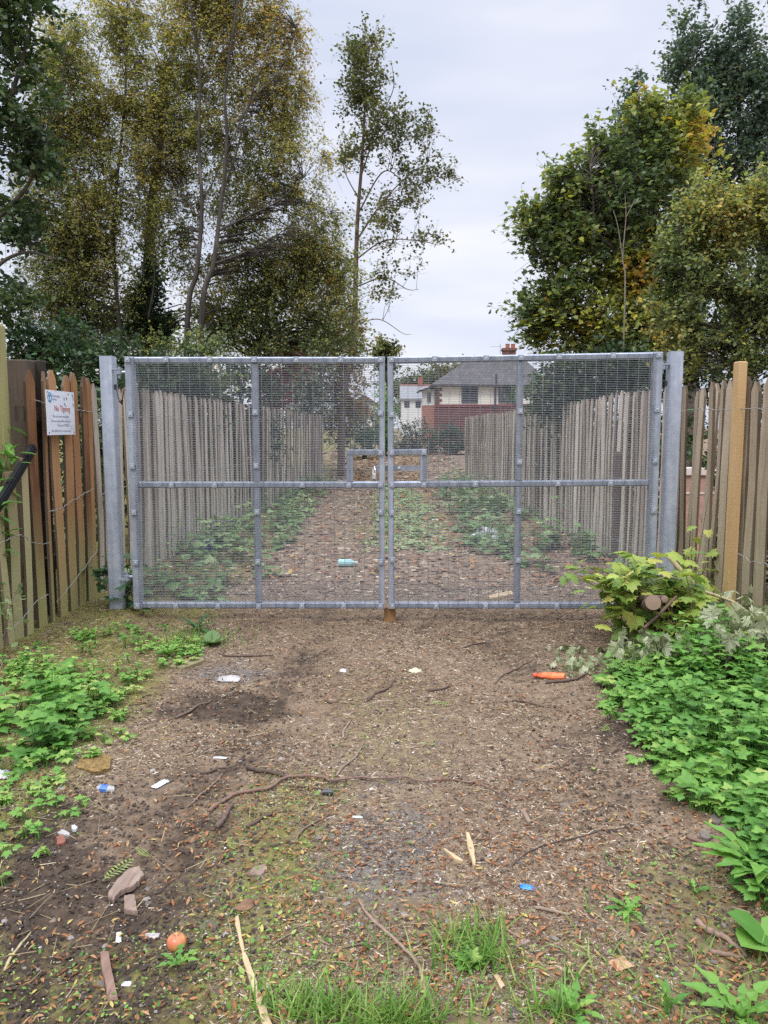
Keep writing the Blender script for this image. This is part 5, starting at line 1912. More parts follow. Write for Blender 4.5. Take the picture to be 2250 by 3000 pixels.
# soil crumbs
p = sample_ground(16000, 1.75, 6, 2.2, 1.5, lambda x, y: np.clip(dark_mask(x, y) + .05, 0, 1))
n = len(p)
mb = MB().scatter(*T_STONE, zup(p, .002), rotm(rng.uniform(0, 6.28, n), rng.normal(0, .5, n), 0 * p[:, 0]), np.minimum(rng.lognormal(math.log(.0038), .6, n), .011), np.full(n, .1))
stuff(mb.build('soil_crumbs', plain('dark_soil', (.05, .036, .027), .95, 0, .4, 40)), 'dark crumbs of loose soil on the track edge', 'soil')
# seedling weeds
p = sample_ground(12000, 1.75, 6.6, 2.6, 1.35, lambda x, y: np.clip(1.5 * moss_mask(x, y) * (.2 + 1.6 * fbm(x * 4, y * 4, 71)) - .25, .008, 1))
n = len(p)
mb = MB().scatter(*T_OVATE, zup(p, .008), rotm(rng.uniform(0, 6.28, n), rng.normal(.3, .4, n), 0 * p[:, 0]), rng.lognormal(math.log(.0068), .45, n), np.clip(rng.normal(.62, .22, n), 0, 1))
stuff(mb.build('seedling_weeds', M['lf_nettle']), 'tiny green seedling weeds and moss tufts on the track', 'weeds')
# grass
p = sample_ground(260, 1.72, 2.2, 1.3, 1.2, lambda x, y: np.clip(1.4 * ss(2.3, 1.8, y) * (fbm(x * 2.2 + 9, y * 2.2, 33) - .3) * ss(-.8, -.35, x), 0, 1))
q = []
for (cx, cy, s, k) in ((.26, 1.97, .05, 90), (-.22, 1.80, .06, 110), (-.13, 1.76, .06, 130), (.03, 1.735, .07, 230), (.42, 1.78, .04, 50)):
    q.append(np.stack([rng.normal(cx, s, k), np.clip(rng.normal(cy, s * .5, k), 1.72, 9)], 1))
gp = G(570, 1880)
q.append(np.stack([rng.normal(gp[0], .18, 350), rng.normal(gp[1], .12, 350)], 1))
gp = G(1400, 2760)
q.append(np.stack([rng.normal(gp[0], .06, 120), rng.normal(gp[1], .05, 120)], 1))
p = np.concatenate([p] + q)
n = len(p)
mb = MB().scatter(*T_BLADE, zup(p), rotm(rng.uniform(0, 6.28, n), rng.normal(-.35, .4, n), 0 * p[:, 0]), np.stack([rng.uniform(.06, .11, n)] * 2 + [rng.uniform(.04, .10, n)], 1), np.clip(rng.normal(.55, .22, n), 0, 1))
stuff(mb.build('grass', M['lf_grass']), 'thin green grass tufts along the bottom of the picture', 'grass')
# dead stalks and straw on the left verge
p = sample_ground(900, 1.75, 5.5, 2.4, 1.2, lambda x, y: np.clip(ss(-.9, -1.4, x) + .12, 0, 1))
n = len(p)
a = rng.uniform(0, 6.28, n)
ln_ = rng.uniform(.03, .14, n)
p0 = zup(p, .006)
d = np.stack([np.cos(a) * ln_, np.sin(a) * ln_, rng.normal(.004, .012, n)], 1)
p2 = p0 + d
p2[:, 2] = np.maximum(p2[:, 2], gh(p2[:, 0], p2[:, 1]) + .003)
mb = MB().segs(p0, p2, .0016, .001, 4, rng.uniform(0, 1, n))
stuff(mb.build('dead_stalks', M['straw']), 'bleached dead stalks and straw lying on the left verge', 'straw')


# ------------------------------------------------------------------ weed beds
def in_poly(x, y, poly):
    inside = np.zeros(len(x), bool)
    n = len(poly)
    for i in range(n):
        x0, y0 = poly[i]
        x1, y1 = poly[(i + 1) % n]
        c = ((y0 > y) != (y1 > y)) & (x < (x1 - x0) * (y - y0) / (y1 - y0 + 1e-12) + x0)
        inside ^= c
    return inside


def weed_bed(name, label, poly, n, tmpl, size, hmax, mt, seed, tint=.5, hnoise=1.4, cat='weeds', stems=True, hmin=.03, dens=None, tvar=.14):
    g = np.random.default_rng(seed)
    poly = np.array(poly)
    lo, hi = poly.min(0), poly.max(0)
    pts = np.zeros((0, 2))
    while len(pts) < n:
        c = g.uniform(lo, hi, (n * 3, 2))
        k = in_poly(c[:, 0], c[:, 1], poly)
        if dens is not None:
            k &= g.uniform(0, 1, len(c)) < dens(c[:, 0], c[:, 1])
        pts = np.concatenate([pts, c[k]])
    pts = pts[:n]
    # plants of several leaves each; the canopy is lower at the bed's rim
    npl = max(4, n // 7)
    cen = pts[:npl]
    dmin = np.full(npl, 9.0)
    for i in range(len(poly)):
        a, b_ = poly[i], poly[(i + 1) % len(poly)]
        ab = b_ - a
        tt = np.clip(((cen - a) @ ab) / (ab @ ab + 1e-9), 0, 1)
        dmin = np.minimum(dmin, np.linalg.norm(cen - (a + tt[:, None] * ab), axis=1))
    can = hmax * (.25 + .75 * ss(0, .35, dmin)) * (.3 + 1.1 * fbm(cen[:, 0] * hnoise * 2, cen[:, 1] * hnoise * 2, seed)) * g.uniform(.55, 1.3, npl)
    # ragged rim: some plants at the edge are missing
    keep = (dmin > .10) | (g.uniform(size=npl) < .45)
    k = np.repeat(np.arange(npl)[keep], 7)
    lev = np.tile(np.arange(7) / 6.0, keep.sum()) + g.uniform(-.08, .08, len(k))
    yaw = g.uniform(0, 6.283, len(k))
    out_ = size * (.75 - .55 * np.clip(lev, 0, 1)) * g.uniform(.5, 1.4, len(k))
    pxy = cen[k] + np.stack([-np.sin(yaw), np.cos(yaw)], 1) * (out_ * .3)[:, None] + g.normal(0, size * .12, (len(k), 2))
    pos = zup(pxy)
    pos[:, 2] += hmin + can[k] * (.25 + .8 * np.clip(lev, 0, 1))
    foot = zup(cen[k] + g.normal(0, .01, (len(k), 2)))
    foot[:, 2] -= .005
    R = rotm(yaw, g.normal(-.25, .30, len(k)) + .45 * np.clip(lev, 0, 1), g.normal(0, .25, len(k)))
    mb = MB()
    s_ = g.uniform(.65, 1.2, len(k)) * size * (1.1 - .4 * np.clip(lev, 0, 1))
    tn = np.clip(tint + g.normal(0, tvar * .7, len(k)) + g.normal(0, tvar * .7, npl)[k] + .14 * (lev - .5) + .3 * (vn(pxy[:, 0] * 3, pxy[:, 1] * 3, seed + 1) - .5), 0, 1)
    mb.scatter(tmpl[0], tmpl[1], pos, R, s_, tn)
    if stems:
        mb.segs(foot, pos, .0020, .0012, 3, np.clip(tn - .1, 0, 1))
    return stuff(mb.build(name, mt), label, cat)


def gp2(lst):
    return [tuple(G(x * 1.3562, y * 1.3562)[:2]) for x, y in lst]


# right bed
polyR = gp2([(1310, 1480), (1330, 1420), (1480, 1395), (1690, 1400), (1850, 1480), (1900, 1900), (1690, 2010), (1580, 1900), (1560, 1780), (1440, 1740), (1400, 1640), (1350, 1560)])
weed_bed('nettle_bed', 'dense bed of bright green toothed weeds on the right of the track', polyR, 4200, T_TRI, .082, .26, M['lf_nettle'], 101, .5)
weed_bed('buttercup_bed', 'low lobed weeds along the inner edge of the right bed', gp2([(1300, 1500), (1360, 1440), (1480, 1560), (1600, 1700), (1659, 1880), (1560, 1800), (1470, 1790), (1390, 1660), (1340, 1590)]), 1000, T_TRIL, .065, .09, M['lf_nettle'], 102, .6)
# left beds
polyL = gp2([(-60, 1560), (40, 1500), (150, 1440), (230, 1470), (260, 1560), (180, 1620), (90, 1690), (-70, 1720)])
weed_bed('nettle_patch', 'taller clump of nettles on the left verge', polyL, 330, T_TRI, .095, .22, M['lf_nettle'], 103, .42)
weed_bed('creeping_weeds', 'low yellow-green creeping weeds between the left fence and the track', gp2([(-30, 1440), (120, 1370), (330, 1345), (470, 1360), (480, 1395), (340, 1480), (330, 1560), (230, 1640), (-60, 1700)]), 1700, T_TRIL, .044, .055, M['lf_nettle'], 104, .70, dens=lambda x, y: np.clip(4 * (fbm(x * 2.6, y * 2.6, 55) - .42), .06, 1), tvar=.18)
weed_bed('verge_weeds', 'mossy small weeds at the lower left verge', gp2([(-60, 1700), (100, 1650), (200, 1720), (120, 1850), (-60, 1960)]), 240, T_TRIL, .04, .025, M['lf_nettle'], 105, .68)
# lane weeds behind the gate
weed_bed('lane_weeds', 'weeds and brambles along the foot of the left lane fence', [(-2.35, 6.3), (-1.5, 6.35), (-1.05, 7.4), (-1.15, 9.5), (-1.15, 13), (-1.25, 20), (-1.85, 20), (-2.2, 12)], 1250, T_TRI, .14, .40, M['lf_lane'], 106, .55, dens=lambda x, y: np.clip(9 / y * 3 * (fbm(x * .9, y * .9, 66) - .3), 0.05, 1))
weed_bed('lane_weeds', 'brambles along the foot of the right lane fence', [(2.4, 6.8), (1.6, 7.6), (1.0, 9.2), (.95, 13), (1.3, 20), (2.15, 20), (2.3, 12)], 1450, T_TRI, .14, .45, M['lf_lane'], 107, .5, dens=lambda x, y: np.clip(9 / y * 3 * (fbm(x * .9, y * .9, 67) - .3), 0.05, 1))
weed_bed('lane_turf', 'yellow-green moss and turf strip down the middle of the lane', [(-.3, 9), (.8, 9), (1.0, 13), (.6, 20), (-.2, 20), (-.2, 13)], 4200, T_TRIL, .085, .03, M['lf_lane'], 108, .85, stems=False, hmin=.01)


# ------------------------------------------------------------------ plants that can be told apart
def rosette(name, label, px, py, n, ln, tmpl, mt, seed, tint=.5, up=.25, wscale=1.0, cat='weed', group=None):
    g = np.random.default_rng(seed)
    c = G(px, py)
    mb = MB()
    yaw = np.linspace(0, 6.283, n, endpoint=False) + g.normal(0, .25, n)
    s = g.uniform(.6, 1.1, n) * ln
    R = rotm(yaw, g.normal(up, .18, n), np.zeros(n))
    mb.scatter(tmpl[0], tmpl[1], np.repeat(c[None] + [0, 0, .004], n, 0), R, np.stack([s * wscale, s, s], 1), np.clip(g.normal(tint, .12, n), 0, 1))
    o = mb.build(name, mt, org=c)
    return tag(o, label, cat, group)


D = 1.3562
rosette('dandelion', 'dandelion rosette just below the onion', 385 * D, 2090 * D, 6, .075, T_DAND, M['lf_nettle'], 1, .5, .5)
rosette('dandelion', 'large dandelion rosette at the bottom right of centre', 1240 * D, 2195 * D, 11, .10, T_DAND, M['lf_nettle'], 2, .6, .55)
rosette('dandelion', 'flat dandelion rosette with a yellowed leaf right of the track', 1360 * D, 1975 * D, 12, .075, T_DAND, M['lf_nettle'], 3, .6, .15)
rosette('dandelion', 'small upright dandelion right of the flat rosette', 1500 * D, 1935 * D, 5, .065, T_DAND, M['lf_nettle'], 4, .5, .7)
rosette('sow_thistle', 'tall toothed leaf plant standing in grass near the bottom right', 1440 * D, 2195 * D, 4, .13, T_DAND, M['lf_nettle'], 5, .5, 1.0)
rosette('sow_thistle', 'toothed leafy plant in the bottom right corner', 1600 * D, 2205 * D, 10, .14, T_DAND, M['lf_nettle'], 6, .55, .5)
rosette('thistle_plant', 'big feathery leaved plant at the lower end of the right bed', 1645 * D, 1905 * D, 34, .23, T_DAND, M['lf_nettle'], 7, .6, .55, .9)
rosette('weed_clump', 'leafy clump with grass near the bottom centre', 1015 * D, 2085 * D, 14, .06, T_TRIL, M['lf_nettle'], 8, .6, .45)
rosette('dock_plant', 'broad smooth dock leaves at the right frame edge', 1665 * D, 2040 * D, 5, .13, T_OVATE, M['lf_nettle'], 9, .45, .35, 1.5)
rosette('dandelion', 'dark dandelion tuft on the left near the gate', 425 * D, 1365 * D, 12, .16, T_DAND, M['lf_bramble'], 10, .5, .5)
rosette('dock_plant', 'small dock with rounded leaves left of the gate track', 455 * D, 1392 * D, 5, .11, T_OVATE, M['lf_lane'], 11, .35, .4, 1.5)
rosette('dandelion', 'grassy tuft beside the mossy plank', 365 * D, 1420 * D, 14, .13, T_DAND, M['lf_nettle'], 12, .6, .6)
for k, (x, y, lab) in enumerate([(450, 2085 - 400, 'green fern frond on the soil left of the fork'), ]):
    pass
ferns = [(440 / 1.0, 1690 + 60, .0, 'pale fern frond lying on the track left of the branch foot'), ]
for k, (px, py, yaw, ln, lab, tn) in enumerate([
        (440, 2520, .9, .08, 'small pale fern leaf on the soil left of the track', .95), (690, 2500, .5, .08, 'small pale fern leaf below the long branch', .95),
        (300, 2590, -.5, .13, 'yellow-green fern frond beside the big bark slab', .95), (1760, 2150, -.9, .16, 'yellowing fern frond at the edge of the right bed', .9), (1330, 2070, 1.4, .13, 'pale leaf frond on the track below the orange bottle', .9)]):
    c = G(px, py)
    mb = MB().scatter(*T_FERN, [c + [0, 0, .012]], rotm([yaw], [.08], [0]), ln, np.array([tn]))
    tag(mb.build('fern_frond', M['lf_nettle'], org=c), lab, 'fern')


# bramble at the foot of the left post
def leafy_plant(name, label, base, stems, n, tmpl, size, mt, seed, tint=.45, cat='plant', spread=.06, tilt=.5, stem_m=None, tvar=.15, group=None):
    g = np.random.default_rng(seed)
    rt = thing(name, label, cat, base, group)
    mb = MB()
    sp = []
    for s in stems:
        q = smoothline(s, 8)
        mb.tube(q, np.linspace(.005, .002, len(q)), 5, attr=.5)
        sp.append(q[3:])
    mb.build('stem', stem_m or M['redtwig'], rt)
    sp = np.concatenate(sp)
    k = g.integers(len(sp), size=n)
    pos = sp[k] + g.normal(0, spread, (n, 3))
    pos[:, 2] = np.maximum(pos[:, 2], gh(pos[:, 0], pos[:, 1]) + .02)
    lm = MB()
    lm.scatter(tmpl[0], tmpl[1], pos, rotm(g.uniform(0, 6.28, n), g.normal(-.35, tilt, n), g.normal(0, .4, n)), g.uniform(.6, 1.2, n) * size, np.clip(g.normal(tint, tvar, n), 0, 1))
    # leaf stalks
    lm.segs(sp[k], pos, .0012, .001, 3, .3)
    lm.build('foliage', mt, rt)
    return rt


c = G(262 * D, 1310 * D)
leafy_plant('bramble', 'dark green bramble sprawling at the foot of the left gate post', c, [[c, c + [.02, .1, .22], c + [.02, .1, .40]], [c, c + [.1, -.08, .14], c + [.2, -.15, .05]], [c, c + [-.08, .02, .25], c + [-.12, .05, .36]], [c, c + [.07, .05, .2], c + [.12, .03, .25]]], 60, T_TRI, .12, M['lf_bramble'], 200, .5, spread=.05)
# buddleia poking over the cut-down fence at far left
c = np.array([-2.62, 4.98, float(gh(-2.62, 4.98))])
leafy_plant('buddleia_bush', 'light green narrow-leaved bush poking over the black capping strip', c, [[c, c + [.03, .02, .7], [-2.49, 5.10, 1.30]], [c, c + [.02, .05, .7], [-2.53, 5.26, 1.40]], [c, c + [.02, -.1, .6], [-2.46, 4.98, 1.20]], [c, c + [.0, .0, .6], [-2.50, 5.05, 1.36]], [c, c + [.05, -.05, .5], [-2.45, 4.86, 1.10]]], 230,
            ([(x * .55, y, z) for x, y, z in T_OVATE[0]], T_OVATE[1]), .11, M['lf_nettle'], 201, .5, spread=.05)
c = np.array([-2.37, 4.66, float(gh(-2.37, 4.66))])
leafy_plant('weed_sprout', 'thin pale weed sprouting at the foot of the cut-down pales', c, [[c, c + [.02, .05, .25], c + [.03, .15, .38]], [c, c + [.02, .0, .2], c + [.05, -.02, .34]]], 26, T_OVATE, .05, M['lf_lane'], 202, .8, spread=.04)
# sycamore regrowth in front of the right post
base = G(1880, 1830)
bs = []
g = np.random.default_rng(77)
for k in range(30):
    a0 = P(g.uniform(1830, 2080), 1830, g.uniform(4.75, 5.2))
    a0[2] = float(gh(a0[0], a0[1]))
    tx, ty = g.uniform(1690, 2100), g.uniform(1630, 1790)
    tgt = P(tx, ty, g.uniform(4.75, 5.4))
    bs.append([a0, (a0 + tgt) / 2 + [0, 0, .08], tgt])
leafy_plant('sycamore_regrowth', 'yellow-green sycamore regrowth heaped in front of the right gate post', base, bs, 470, T_MAPLE, .115, M['lf_fresh'], 203, .55, spread=.06, tilt=.45, tvar=.24, cat='bush')
c = G(2020, 1800)
c = np.array([2.33, 5.75, float(gh(2.33, 5.75))])
st2 = []
for (tx, ty) in ((2030, 1545), (2075, 1455), (2000, 1640), (2085, 1600), (2045, 1700), (2105, 1650)):
    tgt = P(tx, ty, 5.6)
    st2.append([c + [g.normal(0, .06), g.normal(0, .05), 0], (c + tgt) / 2, tgt])
leafy_plant('sycamore_shoots', 'thin upright sycamore shoots in front of the right pales', c, st2, 46, T_MAPLE, .085, M['lf_fresh'], 204, .72, spread=.035, tilt=.5, cat='plant')
# wilted cut foliage


def crumple(tm, k=.25):
    v = []
    for i, (x, y, z) in enumerate(tm[0]):
        v.append((x * .8, y * .9, z + k * math.sin(x * 7 + i) * .35 - .9 * x * x - .35 * y * y))
    return v, tm[1]


T_WILT = crumple(T_MAPLE)
for lab, region, n, sz, sd_, hz in (('wilted grey-green cut leaves hanging by the orange post', [(2100, 1790), (2260, 1800), (2290, 1930), (2110, 1930)], 90, .12, 301, .33),
                                    ('wilted pale cut leaves fringing the green bed', [(1810, 1850), (2050, 1870), (2090, 1930), (1850, 1930)], 70, .10, 302, .2),
                                    ('wilted cut leaves scattered beside the gate foot', [(1600, 1850), (1800, 1840), (1820, 1920), (1640, 1950)], 55, .075, 303, .06)):
    g = np.random.default_rng(sd_)
    pl_ = [tuple(G(x, min(y + 60, 1990))[:2]) for x, y in region]
    pl_ = np.array(pl_)
    pts = np.zeros((0, 2))
    while len(pts) < n:
        cc = g.uniform(pl_.min(0), pl_.max(0), (600, 2))
        pts = np.concatenate([pts, cc[in_poly(cc[:, 0], cc[:, 1], pl_)]])
    pts = pts[:n]
    pos = zup(pts)
    pos[:, 2] += g.uniform(.02, hz, n)
    mb = MB().scatter(*T_WILT, pos, rotm(g.uniform(0, 6.28, n), g.normal(-.9, .6, n), g.normal(0, .6, n)), g.uniform(.6, 1.2, n) * sz, np.clip(g.normal(.5, .22, n), 0, 1))
    foot = pos.copy()
    foot[:, 2] = gh(foot[:, 0], foot[:, 1])
    mb.segs(foot, pos, .0022, .0016, 4, .2)
    stuff(mb.build('wilted_cuttings', M['lf_wilt']), lab, 'leaves')


for lab, bx, n, sz, sd_ in (('large wilted pale leaves drooping over the stems below the orange post', (2085, 2270, 1770, 1925, 4.15, 4.5), 62, .125, 311),
                            ('row of limp wilted leaves between the log and the green bed', (1800, 2100, 1850, 1905, 4.2, 4.4), 26, .09, 312)):
    g = np.random.default_rng(sd_)
    pos = np.array([P(g.uniform(bx[0], bx[1]), g.uniform(bx[2], bx[3]), g.uniform(bx[4], bx[5])) for _ in range(n)])
    mb = MB().scatter(*T_WILT, pos, rotm(g.uniform(0, 6.28, n), g.normal(-1.1, .5, n), g.normal(0, .5, n)), g.uniform(.6, 1.2, n) * sz, np.clip(g.normal(.55, .22, n), 0, 1))
    foot = pos + g.normal(0, .06, (n, 3))
    foot[:, 2] = gh(foot[:, 0], foot[:, 1])
    mb.segs(foot, pos, .0026, .0016, 4, .2)
    stuff(mb.build('wilted_cuttings', M['lf_wilt']), lab, 'leaves')

# ------------------------------------------------------------------ logs, sticks, planks, litter
def stick(name, label, pix, r0, r1, material, seed=0, side=(), lift=.0, cat='stick', group=None, tint=.5, Y=None):
    g = np.random.default_rng(seed)
    r0, r1 = r0 * .78, r1 * .72
    pts = []
    for q in pix:
        p_ = G(q[0], q[1])
        pts.append(p_)
    pts = np.array(pts)
    s = smoothline(pts, 5)
    rr = np.linspace(r0, r1, len(s)) * g.uniform(.85, 1.15, len(s))
    s[:, 2] = gh(s[:, 0], s[:, 1]) + rr * .75 + lift * np.sin(np.linspace(0, math.pi, len(s)))
    s[:, :2] += g.normal(0, r0 * .25, (len(s), 2))
    mid = s[len(s) // 2]
    rt = thing(name, label, cat, (mid[0], mid[1], mid[2] - rr.mean()), group) if side else None
    mb = MB().tube(s, rr, 8, attr=tint)
    if not side:
        o = mb.build(name, material, org=(mid[0], mid[1], mid[2] - rr.mean()), smooth=True)
        return tag(o, label, cat, group)
    mb.build('main_stem', material, rt, smooth=True)
    for sp_ in side:
        q = smoothline(np.array([G(a, b_) for a, b_ in sp_]), 5)
        rr = np.linspace(r1 * 1.3, r1 * .5, len(q))
        q[:, 2] = gh(q[:, 0], q[:, 1]) + rr + .004
        MB().tube(q, rr, 6, attr=tint + .2).build('side_twig', material, rt, smooth=True)
    return rt


c3 = lambda x, y: (550 + x / 1.952, 2100 + y / 1.952)
c8 = lambda x, y: (1125 + x / 1.475, 1800 + y / 1.475)
c5 = lambda x, y: (1500 + x / 1.2693, 2350 + y / 1.2693)
c4 = lambda x, y: (800 + x / 1.19, 2550 + y / 1.19)
s8 = lambda x, y: (600 + x / .952, 1750 + y / .952)
stick('fallen_branch', 'long crooked reddish branch lying right across the track', [c3(*q) for q in ((125, 550), (200, 495), (290, 450), (470, 420), (555, 365), (680, 355), (780, 365), (820, 383), (980, 365), (1080, 372), (1240, 362), (1330, 382), (1490, 368), (1600, 385))] + [(1400, 2298), (1460, 2325), (1525, 2346)], .0095, .003, M['redtwig'], 1,
      [[c3(1490, 368), c3(1540, 330), c3(1605, 270)], [c3(1330, 382), c3(1385, 420), c3(1420, 460)], [c3(1600, 385), (1400, 2290), (1420, 2288)]], .012, 'branch')
for k, (lab, pts, r0, r1, mt, tn) in enumerate([
        ('dark decayed stick touching the left fork of the long branch', [c3(345, 300), c3(450, 322), c3(575, 355)], .013, .010, 'twig', .1),
        ('short thick root-like stick below the left end of the long branch', [c3(165, 645), c3(215, 585), c3(255, 512)], .014, .012, 'twig', .35),
        ('bent grey stick standing off the middle of the long branch', [c3(850, 345), c3(900, 285), c3(965, 230), c3(1005, 150)], .008, .006, 'twig', .75),
        ('short pale twig above the bent grey stick', [c3(888, 125), c3(895, 80), c3(930, 25)], .006, .005, 'twig', .95),
        ('thin forked twig below the small black tube', [c3(600, 725), c3(680, 640), c3(790, 575)], .006, .004, 'twig', .6),
        ('dark rotting twig left of the thin forked twig', [c3(335, 640), c3(420, 590), c3(490, 560)], .009, .007, 'twig', .2),
        ('thin twig lying left of the branch end on the track', [c3(0, 520), c3(100, 430), c3(200, 330)], .005, .004, 'twig', .75),
        ('flat dark stick left of the branch top', [c3(80, 330), c3(160, 308), c3(250, 290)], .008, .006, 'twig', .2),
        ('thin dark stick lying under the long branch', [c3(560, 400), c3(700, 412), c3(870, 425)], .006, .004, 'twig', .25),
        ('long thin bowed branch at the bottom centre', [c4(298, 103), c4(330, 160), c4(378, 207), c4(450, 275), c4(500, 330), c4(520, 375), c4(535, 440), c4(590, 540)], .0055, .0075, 'redtwig', .75),
        ('thin twig crossing the bowed branch', [c4(225, 275), c4(330, 258), c4(425, 252)], .004, .003, 'twig', .6),
        ('thin dry twig left of the grey gravel patch', [c4(0, 262), c4(40, 238), c4(85, 212)], .005, .004, 'twig', .8),
        ('short twig near the bottom by the pale lath', [c4(120, 345), c4(160, 325), c4(190, 300)], .004, .003, 'twig', .7),
        ('thick brown stick in the lower right corner', [c5(685, 450), c5(745, 495), c5(805, 525), c5(870, 580)], .013, .010, 'redtwig', .7),
        ('second brown stick just below the thick one', [c5(735, 560), c5(800, 578), c5(860, 582)], .010, .007, 'redtwig', .6),
        ('grey stick lying flat right of the blue wrapper', [c5(82, 397), c5(140, 410), c5(212, 422)], .008, .006, 'twig', .85),
        ('thin reddish stick beside the dark hole by the right bed', [c5(650, 135), c5(730, 165), c5(822, 182)], .008, .005, 'redtwig', .5),
        ('long thin dark twig crossing the track on the right', [c5(0, 240), c5(70, 185), c5(170, 152), c5(300, 118), c5(420, 95)], .004, .0025, 'twig', .1),
        ('small grey twig right of the dandelion rosette', [c5(520, 525), c5(570, 495), c5(622, 462)], .004, .003, 'twig', .5),
        ('crooked dark stick in the middle of the track below the gate', [s8(455, 290), s8(475, 272), s8(510, 258), s8(532, 228)], .010, .007, 'twig', .25),
        ('short dark stick right of the crooked one', [s8(622, 263), s8(650, 262), s8(682, 250)], .010, .008, 'twig', .2),
        ('small curved twig left of the crooked stick', [s8(335, 290), s8(355, 298), s8(375, 292)], .008, .006, 'twig', .2),
        ('thin twig pointing at the wooden block from the right', [s8(715, 145), s8(760, 132), s8(805, 125)], .007, .005, 'twig', .3),
        ('curved root-like stick beside the orange bottle', [c8(700, 300), c8(810, 288), c8(870, 262), c8(925, 210)], .013, .009, 'twig', .3),
        ('thin stick above the orange bottle', [c8(480, 300), c8(540, 255), c8(640, 205)], .007, .005, 'twig', .45),
        ('dark stick left of the right bed below the bottle', [c8(555, 375), c8(620, 385), c8(690, 402)], .008, .006, 'twig', .2),
        ('long grey stick lying across the left of the track', [(515, 2110), (560, 2085), (620, 2055)], .010, .007, 'twig', .45),
        ('thin branch lying below the left leaf of the gate', [(640, 1920), (720, 1925), (800, 1922)], .009, .006, 'twig', .2),
        ('bleached twig leaning across the soil at the lower left edge', [(10, 2850), (50, 2790), (92, 2730)], .0065, .004, 'straw', .8),
        ('brown stem leaning through the right bed', [(2075, 2275), (2105, 2330), (2145, 2360), (2160, 2395)], .006, .004, 'redtwig', .5)]):
    stick('stick', lab, pts, r0, r1, M[mt], 10 + k, (), .004, 'stick', 'sticks lying on the track', tn)

# sticks standing in the cut heap on the right
def heap_stick(lab, pts, r0, r1, mt, tn, Ys):
    q = np.array([P(1680 + x / 2.91, 1600 + y / 2.91, Y) for (x, y), Y in zip(pts, Ys)])
    s = smoothline(q, 6)
    o = MB().tube(s, np.linspace(r0, r1, len(s)), 8, attr=tn).build('cut_branch', M[mt], org=s.mean(0), smooth=True)
    tag(o, lab, 'branch', 'cut branches in the heap')


heap_stick('thick peeled branch slanting across the heap before the right post', [(818, 92), (925, 215), (1040, 330), (1110, 385), (1340, 465), (1490, 570), (1600, 700)], .018, .006, 'straw', .8, [5.0, 4.95, 4.9, 4.88, 4.8, 4.75, 4.7])
heap_stick('pale thin branch dropping from the peeled branch into the weeds', [(1035, 350), (1025, 470), (960, 650), (885, 785)], .008, .006, 'straw', .6, [4.85, 4.8, 4.72, 4.62])
heap_stick('reddish branch rising beside the sawn log end', [(600, 700), (700, 610), (790, 520), (880, 430)], .009, .011, 'redtwig', .35, [4.65, 4.7, 4.75, 4.8])
heap_stick('thin branch arching from the heap to the peeled branch', [(620, 330), (760, 270), (900, 280), (1040, 340)], .005, .006, 'twig', .9, [4.9, 4.9, 4.88, 4.86])
# sawn logs
m, t, b = mat('sawn_log_end')
ring = t.nodes.new('ShaderNodeTexWave')
ring.wave_type = 'RINGS'
ring.rings_direction = 'Y'
ring.inputs['Scale'].default_value = 30
ring.inputs['Distortion'].default_value = 2
t.links.new(t.nodes.new('ShaderNodeTexCoord').outputs['Object'], ring.inputs['Vector'])
r = ramp(t, [(0, (.17, .11, .07)), (1, (.29, .20, .135))], ring.outputs['Fac'])
nl = noise(t, 25)
t.links.new(mixc(t, math_(t, 'MULTIPLY', nl.outputs['Fac'], .4), r.outputs['Color'], (.16, .12, .09)), b.inputs['Base Color'])
b.inputs['Roughness'].default_value = .85
M['logend'] = m
for lab, x, y, rr, Y, dirx in (('thick sawn log end facing out of the leaf heap', 680, 480, .047, 4.55, (.25, .95, -.28)), ('small sawn branch end beside the thick log', 778, 450, .022, 4.55, (-.1, .95, -.2))):
    c = P(1680 + x / 2.91, 1600 + y / 2.91, Y)
    d = np.array(dirx, float)
    d /= np.linalg.norm(d)
    rt = thing('sawn_log', lab, 'log', c + d * .15)
    g = np.random.default_rng(int(x))
    mb = MB()
    L_ = max(.2, c[2] / max(.05, -d[2]) * .95) if d[2] < -.05 else .4
    mb.tube([c + d * q for q in np.linspace(0.004, min(L_, .55), 6)], np.array([rr, rr * 1.03, rr * 1.05, rr * 1.05, rr * 1.1, rr * 1.15]), 14, cap=False)
    mb.build('bark', plain('log_bark', (.10, .07, .05), .95, 0, .4, 20, .6, .01), rt, smooth=True)
    a = np.cross(d, [0, 0, 1])
    a /= np.linalg.norm(a)
    b_ = np.cross(a, d)
    th = np.linspace(0, 2 * math.pi, 19)[:-1]
    vv = [c + rr * .985 * (math.cos(q) * a + math.sin(q) * b_) for q in th] + [c - d * .004]
    mb = MB().add(vv, [(j, (j + 1) % 18, 18) for j in range(18)])
    mb.build('cut_face', M['logend'], rt)


